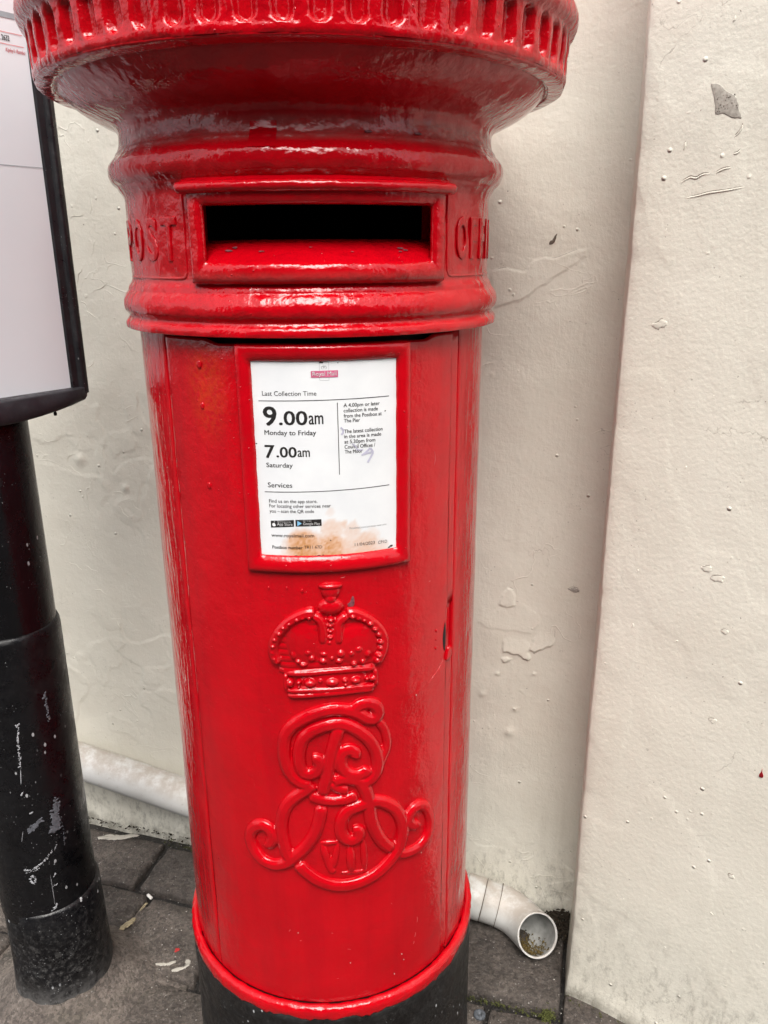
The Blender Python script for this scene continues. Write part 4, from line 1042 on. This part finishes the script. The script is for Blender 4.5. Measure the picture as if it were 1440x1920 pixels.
on_plate('badge_arrow', [poly(PLAY)], M['playblue'], .0006)
on_plate('pen_scribble', [stroke(SCRIB1[:3], .0011), stroke(SCRIB1[2:], .0012), stroke(SCRIB2, .0011), stroke(SCRIB3, .0011), stroke(SCRIB4, .0008)], M['violet'], .00045)
nk = []
for k in range(26):                                    # black bits along the lower and side edges
    x = random.choice((random.uniform(-.29, .33), random.uniform(.17, .33), random.uniform(-.2, 0))); z = 1.0618+.0009*random.random(); r_ = random.uniform(.0004, .0012)
    nk.append(poly([(x+r_*random.uniform(.6, 2.6)*cos(a)/.24, z+r_*sin(a)*random.uniform(.5, 1)) for a in [2*pi*q/7 for q in range(7)]]))
for (x, z, r_) in ((-.021, 1.3018, .0013), (-.013, 1.3012, .0011), (.062, 1.3005, .0006), (.329, 1.066, .0016), (.318, 1.0645, .0014), (.30, 1.2405, .0008), (-.355, 1.205, .0009), (.002, 1.0822, .0008)):
    nk.append(poly([(x+r_*random.uniform(.7, 1.8)*cos(a)/.24, z+r_*sin(a)*random.uniform(.5, 1.1)) for a in [2*pi*q/7 for q in range(7)]]))
on_plate('enamel_chips', nk, M['seam'], .00035)

# crown and cipher, cast on the door: strokes and bosses melted together
def sweep_rel(pts, hw, hh, base=.2398, sub=5, n=10):
    P = cr([(x*.24, z) for x, z in pts], sub); m_ = len(P); V, F = [], []
    for i, p_ in enumerate(P):
        t = (P[min(i+1, m_-1)]-P[max(0, i-1)]).normalized(); k = (1+.16*nz(p_.x*60, p_.y*60, 3))*.55 if i in (0, m_-1) else (.9 if i in (1, m_-2) else 1)
        for j in range(n):
            an = 2*pi*j/n; ca, sa = cos(an), sin(an); ca = abs(ca)**.8*(1 if ca > 0 else -1); V.append(cyl((p_.x-t.y*hw*k*ca)/.24, base+hh*k*sa, p_.y+t.x*hw*k*ca))
    for i in range(m_-1):
        for j in range(n): F.append((i*n+j, i*n+(j+1) % n, (i+1)*n+(j+1) % n, (i+1)*n+j))
    F.append(tuple(range(n-1, -1, -1))); F.append(tuple(range((m_-1)*n, m_*n)))
    return V, F
def boss(x, z, rx, rz, h, base=.2398, n=14, m_=8):
    V, F = [cyl(x, base-h, z)], []
    for j in range(1, m_):
        a = -pi/2+pi*j/m_
        for i in range(n):
            b_ = 2*pi*i/n; V.append(cyl(x+rx*cos(a)*cos(b_)/.24, base+h*sin(a), z+rz*cos(a)*sin(b_)))
    V.append(cyl(x, base+h, z))
    for i in range(n): F.append((0, 1+(i+1) % n, 1+i))
    for j in range(m_-2):
        for i in range(n): F.append((1+j*n+i, 1+j*n+(i+1) % n, 1+(j+1)*n+(i+1) % n, 1+(j+1)*n+i))
    q = 1+(m_-2)*n
    for i in range(n): F.append((q+i, q+(i+1) % n, len(V)-1))
    return V, F
def melt(n_, vf, m_, par, voxel, it):
    o = recalc(bx(n_, vf, m_, par))
    md_ = o.modifiers.new('remesh', 'REMESH'); md_.mode = 'VOXEL'; md_.voxel_size = voxel; md_.use_smooth_shade = True
    s_ = o.modifiers.new('smooth', 'SMOOTH'); s_.factor = .5; s_.iterations = it
    dg = bpy.context.evaluated_depsgraph_get(); me = bpy.data.meshes.new_from_object(o.evaluated_get(dg))
    o.modifiers.clear(); o.data = me
    if not me.materials: me.materials.append(m_)
    me.polygons.foreach_set('use_smooth', [True]*len(me.polygons))
    return o
HW = .0101
melt('royal_cipher', join([sweep_rel(pts, HW*w_, .0084*min(1, w_+.05)) for w_, pts in CYPHER]), M['red_relief'], door, .00115, 2)
_rj = lambda v, k: v*random.uniform(1-k, 1+k)
cb = [sweep_rel(pts, (.0100 if k_ < 4 else .0068)*w_, .0098 if k_ < 4 else .0075) for k_, (w_, pts) in enumerate(CROWN_TUBES)]+[boss(x+random.uniform(-.002, .002), z+random.uniform(-.0005, .0005), _rj(rx*1.2, .2), _rj(rz*1.2, .2), _rj(h*.001*(2.75 if h < 4 else (1.62 if h > 7 else 1.75)), .12)) for x, z, rx, rz, h in CROWN_BLOBS]
V0 = [(x, z) for x, z in ((-.155, .897), (.185, .902), (.185, .868), (-.150, .866))]
def xat(tube, z):
    P = sorted(tube[2:], key=lambda t: t[1])
    for a, b_ in zip(P[:-1], P[1:]):
        if a[1] <= z <= b_[1]: return a[0]+(b_[0]-a[0])*(z-a[1])/(b_[1]-a[1])
    return P[0][0] if z < P[0][1] else P[-1][0]
TL, TR = CROWN_TUBES[0][1], CROWN_TUBES[1][1]
zlo = CROWN_TUBES[4][1][2][1]; zhi = min(TL[2][1], TR[2][1])
for k in range(9):
    z = zlo+(zhi-zlo)*k/8; xl_, xr_ = xat(TL, z), xat(TR, z); cb.append(sweep_rel([(xl_+(xr_-xl_)*t/6, z) for t in range(7)], .0060, .0044, sub=3))
cb.append(join([boss(.004, .882, .048, .020, .0052)]))
melt('crown', join(cb), M['red_relief'], door, .0009, 4)

# ------------------------------------------------------------------ head with the posting slot
hp = [(.2395, 1.3295), (.2548, 1.3303), (.2568, 1.3322), (.2572, 1.3358), (.2560, 1.3398), (.2530, 1.3430), (.2512, 1.3462), (.2530, 1.3492), (.2566, 1.3535), (.2582, 1.3600), (.2574, 1.3665), (.2540, 1.3735), (.2502, 1.3780), (.2494, 1.3806), (.2480, 1.3842), (.2452, 1.3880), (.2438, 1.3915), (.2434, 1.3985)]
hp2 = [(.2434, 1.4840), (.2440, 1.4895), (.2462, 1.4945), (.2492, 1.4985), (.2503, 1.5008), (.2518, 1.5028), (.2570, 1.5075), (.2602, 1.5145), (.2607, 1.5205), (.2594, 1.5272), (.2556, 1.5325), (.2512, 1.5370), (.2490, 1.5415), (.2475, 1.5435), (.2457, 1.5480), (.2443, 1.5550), (.2441, 1.5620), (.2448, 1.5665), (.2480, 1.5712), (.2540, 1.5755), (.2650, 1.5803), (.2790, 1.5872), (.2910, 1.5948), (.3000, 1.6020), (.3065, 1.6085), (.3088, 1.6112), (.3105, 1.6138), (.3128, 1.6138), (.3136, 1.6118), (.3155, 1.6112), (.3220, 1.6116), (.3285, 1.6126), (.3318, 1.6142), (.3325, 1.6160)]
hpm = [(.2434, 1.3985+.00345*k) for k in range(1, 25)]
hdf = lambda ph, r_, z: .0011*fbm(ph*6, z*26, 3.3, 3)+.0006*nz(ph*24, z*70, 8)
prof = smoothprof(hp, 3)+hpm+smoothprof(hp2, 3)
n = 288; V, F = [], []
for (r_, z) in prof:
    for i in range(n):
        ph = 2*pi*i/n; ph = ph-2*pi if ph > pi else ph; V.append(cyl(ph, r_+hdf(ph, r_, z), z))
for j in range(len(prof)-1):
    for i in range(n):
        ph = 2*pi*(i+.5)/n; ph = ph-2*pi if ph > pi else ph
        zc = (prof[j][1]+prof[j+1][1])/2
        if abs(ph) < R(33) and 1.402 < zc < 1.4815: continue
        F.append((j*n+i, j*n+(i+1) % n, (j+1)*n+(i+1) % n, (j+1)*n+i))
head = bx('head', (V, F), M['red_head'])
# raised surround of the slot, its jambs, sloping sill and hood
S0 = R(30.6)
def sloop(a, z0, z1): return rect_loop(a, z0, z1, 40)
lo = [(sloop(R(35.9), 1.3878, 1.4935), .2428), (sloop(R(35.75), 1.3886, 1.4935), .2475), (sloop(R(35.3), 1.3905, 1.4935), .2530), (sloop(R(34.6), 1.3938, 1.492), .2560), (sloop(R(33.6), 1.398, 1.490), .2570),
      (sloop(R(32.2), 1.4035, 1.482), .2571), (sloop(R(31.3), 1.4080, 1.4765), .2562), (sloop(R(30.8), 1.4110, 1.4738), .2540), (sloop(R(30.7), 1.4135, 1.4725), .2500), (sloop(R(32.5), 1.4185, 1.4722), .2420), (sloop(R(35.0), 1.4240, 1.474), .2320), (sloop(R(39), 1.4320, 1.478), .2150), (sloop(R(42.5), 1.4370, 1.478), .2030), (sloop(R(43.4), 1.4300, 1.478), .1950), (sloop(R(43.6), 1.37, 1.478), .1900)]
def slot_loft(loops):
    V, F = loft(loops, .0007)
    return V, F
bx('slot_surround', slot_loft(lo), M['red_head'])
V, F = [], []
v1 = lathe([(.10, 1.33), (.10, 1.55)], 24, R(-60), R(60)); v2 = grid(10, 1, lambda a, b_: cyl(R(-47)+R(94)*a, .10+.132*b_, 1.385)); v3 = grid(10, 1, lambda a, b_: cyl(R(-47)+R(94)*a, .10+.132*b_, 1.485))
v4 = [cyl(R(-47), .1, 1.36), cyl(R(-47), .230, 1.36), cyl(R(-47), .230, 1.50), cyl(R(-47), .1, 1.50)], [(0, 1, 2, 3)]; v5 = [cyl(R(47), .1, 1.36), cyl(R(47), .230, 1.36), cyl(R(47), .230, 1.50), cyl(R(47), .1, 1.50)], [(0, 1, 2, 3)]
bx('slot_interior', join([v1, v2, v3, v4, v5]), M['interior'])
V, F = [], []
hs_ = [(.2440, 1.4848), (.2525, 1.4842), (.2605, 1.4850), (.2650, 1.4880), (.2660, 1.4922), (.2635, 1.4960), (.2585, 1.4972), (.2545, 1.4985), (.2500, 1.5020)]
hph = [-37.4, -37.3, -37.0, -36.2]+[-34.5+3*k for k in range(24)]+[36.2, 37.0, 37.3, 37.4]
for k, dg_ in enumerate(hph):
    e = {0: .25, 1: .7, 2: .9, 3: 1}.get(min(k, len(hph)-1-k), 1)
    for (r_, z) in hs_:
        ph = R(dg_); zc, rc = 1.492, .246
        V.append(cyl(ph, rc+(r_-rc)*e+.0009*nz(ph*30, z*150, 3), zc+(z-zc)*(.5+.5*e)+.0006*nz(ph*20, z*90, 7)))
L = len(hs_)
for i in range(len(hph)-1):
    for j in range(L-1): F.append((i*L+j, i*L+j+1, (i+1)*L+j+1, (i+1)*L+j))
F += [tuple(range(L)), tuple(range((len(hph)-1)*L, len(hph)*L))]
recalc(bx('slot_hood', (V, F), M['red_head']))
# bare patches on the sill
for (x, rr, w_, d_) in ((-.29, .234, .0030, .0012), (-.05, .226, .0020, .0009), (-.46, .232, .005, .0016), (-.44, .226, .003, .002), (.42, .229, .0036, .002), (.44, .233, .003, .0014), (.15, .236, .0018, .0007), (.40, .236, .002, .001)):
    pts = [(x+w_*cos(a)*random.uniform(.7, 1.5)/.24, rr+d_*sin(a)*random.uniform(.6, 1.3)) for a in [2*pi*k/10 for k in range(10)]]
    sill = lambda r_: 1.4145+(.2500-r_)*.53
    recalc(bx('worn_patch', ([cyl(x_, r_, sill(r_)+.0012) for x_, r_ in pts], [tuple(range(10))]), M['bare'], smooth=False))
# raised moulding that borders the lettering panels, both sides
def hsurf(a, b_, off): return cyl(a/.24, .2432+off, b_)
for sg in (-1, 1):
    pv = [(sg*R(75), 1.3945), (sg*R(60), 1.3945), (sg*R(46), 1.3945), (sg*R(40.6), 1.3950), (sg*R(39.3), 1.3985), (sg*R(38.9), 1.405), (sg*R(38.8), 1.43), (sg*R(38.7), 1.46), (sg*R(38.9), 1.486), (sg*R(39.2), 1.497)]
    bx('panel_border', surf_tube(hsurf, [(a*.24, z) for a, z in pv], .0021, .0022, taper=False, n=8), M['red_head'])
def relief_letter(ch, dg_, wd, z0, h):
    V, F = text_mesh(ch, .035, .5, 0)
    a = min(v_.x for v_ in V); b_ = max(v_.x for v_ in V); lo_ = min(v_.y for v_ in V); hi = max(v_.y for v_ in V)
    out = []
    for v_ in V:
        x = (v_.x-(a+b_)/2)/(b_-a)*wd; z = z0+(v_.y-lo_)/(hi-lo_)*h; out.append(cyl(R(dg_)+x/.2435, .2435+.0019*(1 if v_.z > 0 else -.5), z))
    return out, F
def raised_word(n_, letters, wd):
    P = [relief_letter(ch, dg_, wd*k, 1.4130, .0505) for ch, dg_, k in letters]
    P += [sweep_rel([((R(dg_)-.016*k), 1.4140), (R(dg_)+.016*k, 1.4140)], .0016, .0028, .2432, 2, 8) for ch, dg_, k in letters if ch in 'PTFI']
    V, F = join(P)
    return melt(n_, (V, F), M['red_head'], box, .0011, 12)
raised_word('raised_lettering', [('P', -72.6, 1), ('O', -62.5, 1), ('S', -53.4, 1), ('T', -45.0, 1.05)], .0275)
raised_word('raised_lettering', [('O', 46.0, .95), ('F', 53.3, .8), ('F', 60.4, .8), ('I', 66.2, .3), ('C', 72.5, .9), ('E', 79.8, .8)], .0265)
# clean square where a sticker came off the neck
nkp = [(.2475, 1.5437), (.2458, 1.5480), (.2446, 1.5530), (.2443, 1.5565)]
nkp = [(.2585, 1.5285), (.2556, 1.5325), (.2512, 1.5370), (.2490, 1.5415), (.2475, 1.5435), (.2457, 1.5480), (.2443, 1.5550)]
pr_ = smoothprof(nkp, 4)
bx('sticker_ghost', lathe([(a+.0009, b_) for a, b_ in pr_], 12, R(-17.0), R(-10.2), hdf), M['red_clean'])
for dg_, z, w_ in ((12.2, 1.5455, .004), (26, 1.5465, .005)):
    cpatch('chip', [(R(dg_)*.2465+w_*cos(k*pi/4), z+.0012*sin(k*pi/4)) for k in range(8)], .2475, .0006, M['bare'], 3)

# fluted cap
NF = 60
def flute(ph, z):
    u = (ph*NF/(2*pi)+.5) % 1.0
    du = abs(u-.5)*2                                   # 0 in the middle of a flute
    j = int((ph*NF/(2*pi)+.5)//1)
    z0, z1 = 1.6255+.0015*nz(j*1.7, 3), 1.6665+.001*nz(j*2.3, 8)
    hwid = .56+.05*nz(j*.9, 5)
    if z < z0-.001 or z > z1+.001: return 0.0
    zz = min(z-z0, z1-z)/.0085
    cap_ = 1.0 if zz >= 1 else sqrt(max(0, 1-(1-max(0, zz))**2))
    wd = hwid*cap_
    return sstep(wd+.14, wd-.26, du)*sstep(0, .35, cap_)
cp = [(.3325, 1.6160), (.3336, 1.6180), (.3342, 1.6205), (.3341, 1.6235)]+[(.3339+.0026*k/22, 1.6245+.0435*k/22) for k in range(23)]+[(.3375, 1.6700), (.3412, 1.6725), (.3440, 1.6775), (.3452, 1.6840), (.3445, 1.6910), (.3415, 1.6970), (.3360, 1.7010), (.325, 1.7060), (.290, 1.7200), (.230, 1.7420), (.150, 1.7630), (.07, 1.774), (.0, 1.7765)]
n = 960
cdf = lambda ph, z: .0010*fbm(ph*9, z*40, 1.1, 3)+.0009*nz(ph*40, z*55, 5)
V, F = [], []
for (r_, z) in cp:
    for i in range(n):
        ph = 2*pi*i/n; V.append(cyl(ph, r_-.0088*flute(ph, z)+cdf(ph, z)*(1 if r_ > .2 else 0), z))
for j in range(len(cp)-1):
    for i in range(n): F.append((j*n+i, j*n+(i+1) % n, (j+1)*n+(i+1) % n, (j+1)*n+i))
bx('cap', (V, F), M['red_cap'])

# ------------------------------------------------------------------ small things on the ground
def gp(s, o, z=.0): return W(s, o, z)
def flat_thing(n_, pts, h, m_, label=None, cat=None, group=None, z=.003, sub=4, par=None):
    s0 = sum(p_[0] for p_ in pts)/len(pts); o0 = sum(p_[1] for p_ in pts)/len(pts); base = W(s0, o0, z)
    vf = patch(lambda a, b_, off: W(a, b_, z+off), pts, h*.5, sub=sub+3, wob=.0032)
    o = recalc(mesh_obj(n_, [Vector(q)-base for q in vf[0]], vf[1], m_, par)); o.location = base
    if label: tag(o, label, cat, group)
    return o
flat_thing('paint_spill', [(-1.165, .058), (-1.15, .048), (-1.12, .043), (-1.09, .030), (-1.075, .030), (-1.085, .040), (-1.10, .050), (-1.125, .062), (-1.15, .066), (-1.165, .072), (-1.175, .066)], .0012, M['white_spill'], 'cream paint spill on the paving near the foot of the wall by the black post', 'paint spill')
flat_thing('paint_dribble', [(-.826, .362), (-.815, .358), (-.80, .354), (-.788, .345), (-.786, .348), (-.797, .359), (-.813, .365), (-.825, .366)], .0012, M['white_spill'], 'thin straight cream paint dribble on the paving beside the pillar box base', 'paint drip')
flat_thing('paint_curl', [(-.785, .368), (-.772, .360), (-.765, .352), (-.762, .345), (-.768, .340), (-.762, .336), (-.755, .342), (-.756, .350), (-.763, .360), (-.776, .370)], .0012, M['white_spill'], 'hooked cream paint dribble closest to the pillar box on the paving', 'paint drip')
flat_thing('red_paint_spot', [(-.803, .318), (-.797, .316), (-.794, .321), (-.799, .326), (-.804, .323)], .0008, M['red_spill'], 'small red paint spot on the dark paving beside the pillar box', 'paint drip')
v, f = tube3([Vector((-.008, 0, 0)), Vector((-.007, 0, 0)), Vector((.007, 0, 0)), Vector((.008, 0, 0))], [.0030, .0037, .0037, .0030], 14)
cbt = mesh_obj('cigarette_end', v, f, M['butt']); cbt.location = W(-.938, .204, .002); cbt.rotation_euler = (.1, .1, R(-40)); tag(cbt, 'stubby white cigarette filter lying where the paving joints cross', 'cigarette end')
flat_thing('dry_leaf', [(-.952, .302), (-.945, .306), (-.938, .300), (-.932, .285), (-.931, .272), (-.937, .270), (-.944, .280)], .003, M['leaf'], 'pale dry leaf wedged in the paving joint near the black post', 'leaf', z=.004)
flat_thing('pale_leaf_sliver', [(-.937, .246), (-.933, .244), (-.931, .228), (-.934, .222), (-.937, .232)], .002, M['leaf'], 'narrow pale leaf sliver in the paving joint above the dry leaf', 'leaf', z=.004)
wsh = tag(empty('metal_cap', W(-.150, .297, .0015)), 'small round grey metal cap on the paving beside the black base', 'cap')
v, f = lathe([(.0115, 0), (.0118, .003), (.0108, .0045), (.006, .0050), (.0045, .0042), (.0030, .0015), (.0, .0012)], 28); mesh_obj('disc', v, f, M['washer'], wsh)
flat_thing('feather', [(-.218, .158), (-.214, .150), (-.206, .146), (-.200, .150), (-.204, .158), (-.200, .166), (-.206, .172), (-.214, .176), (-.220, .170)], .004, M['feather'], 'small grey feather beside the black base below the drainpipe', 'feather')
# litter in the corner, moss in the joints, grit everywhere
def scatter(n_, m_, pts, q0, q1, kind='stuff', flat=.5):
    P = []
    for c in pts:
        q = random.uniform(q0, q1); ps = []
        for _ in range(4): ps.append(c+Vector((random.uniform(-1, 1)*q, random.uniform(-1, 1)*q, random.uniform(-.2, 1)*q*flat)))
        P.append((ps, [(0, 1, 2), (0, 2, 3), (0, 1, 3), (1, 2, 3)]))
    v, f = join(P); o = mesh_obj(n_, v, f, m_, smooth=False); o['kind'] = kind; return o
pts = []
for k in range(420):
    s = random.gauss(-.012, .022); o = abs(random.gauss(0, .032))+.004
    if s > .006: s = .006-(s-.006)*.5
    pts.append(W(s, o, .003+max(0, .022-.35*hypot(s+.005, o))*random.random()))
scatter('leaf_litter', M['litter'], pts, .003, .009)
pts = []
for k in range(260): a = random.random(); pts.append(W(-.022+.012*random.gauss(0, .6), .262+.012*random.gauss(0, .6), random.uniform(-.004, .005)))
for k in range(240): t = random.uniform(0, .35); p_ = PC+PD*t-PN*random.uniform(.004, .02); pts.append(Vector((p_.x, p_.y, random.uniform(-.008, .003))))
for k in range(200): pts.append(W(random.uniform(-1.0, -.70), random.uniform(.022, .040), random.uniform(-.006, .003)))
for k in range(150): pts.append(W(random.uniform(-.2, -.02), .258+random.gauss(0, .003), random.uniform(-.012, -.002)))
scatter('moss', M['moss'], pts, .0015, .0042)
pts = []
for k in range(1500):
    s, o = random.uniform(-1.5, .1), random.uniform(.03, .75); pts.append(W(s, o, .001))
for k in range(260): pts.append(W(random.gauss(-.93, .12), random.gauss(.40, .09), .003))
for k in range(200):                                   # gathered in the joints
    q = random.choice(BL); s, o = random.choice(((random.uniform(q[0], q[1]), q[3]+.005), (q[1]+.005, random.uniform(q[2], q[3])))); pts.append(W(s, o, -.005))
scatter('grit', M['grit'], pts, .0005, .0022)
pts = [W(random.uniform(-1.4, -.86), abs(random.gauss(0, .012)), .003) for _ in range(260)]
scatter('wall_foot_dirt', M['litter'], pts, .002, .006)
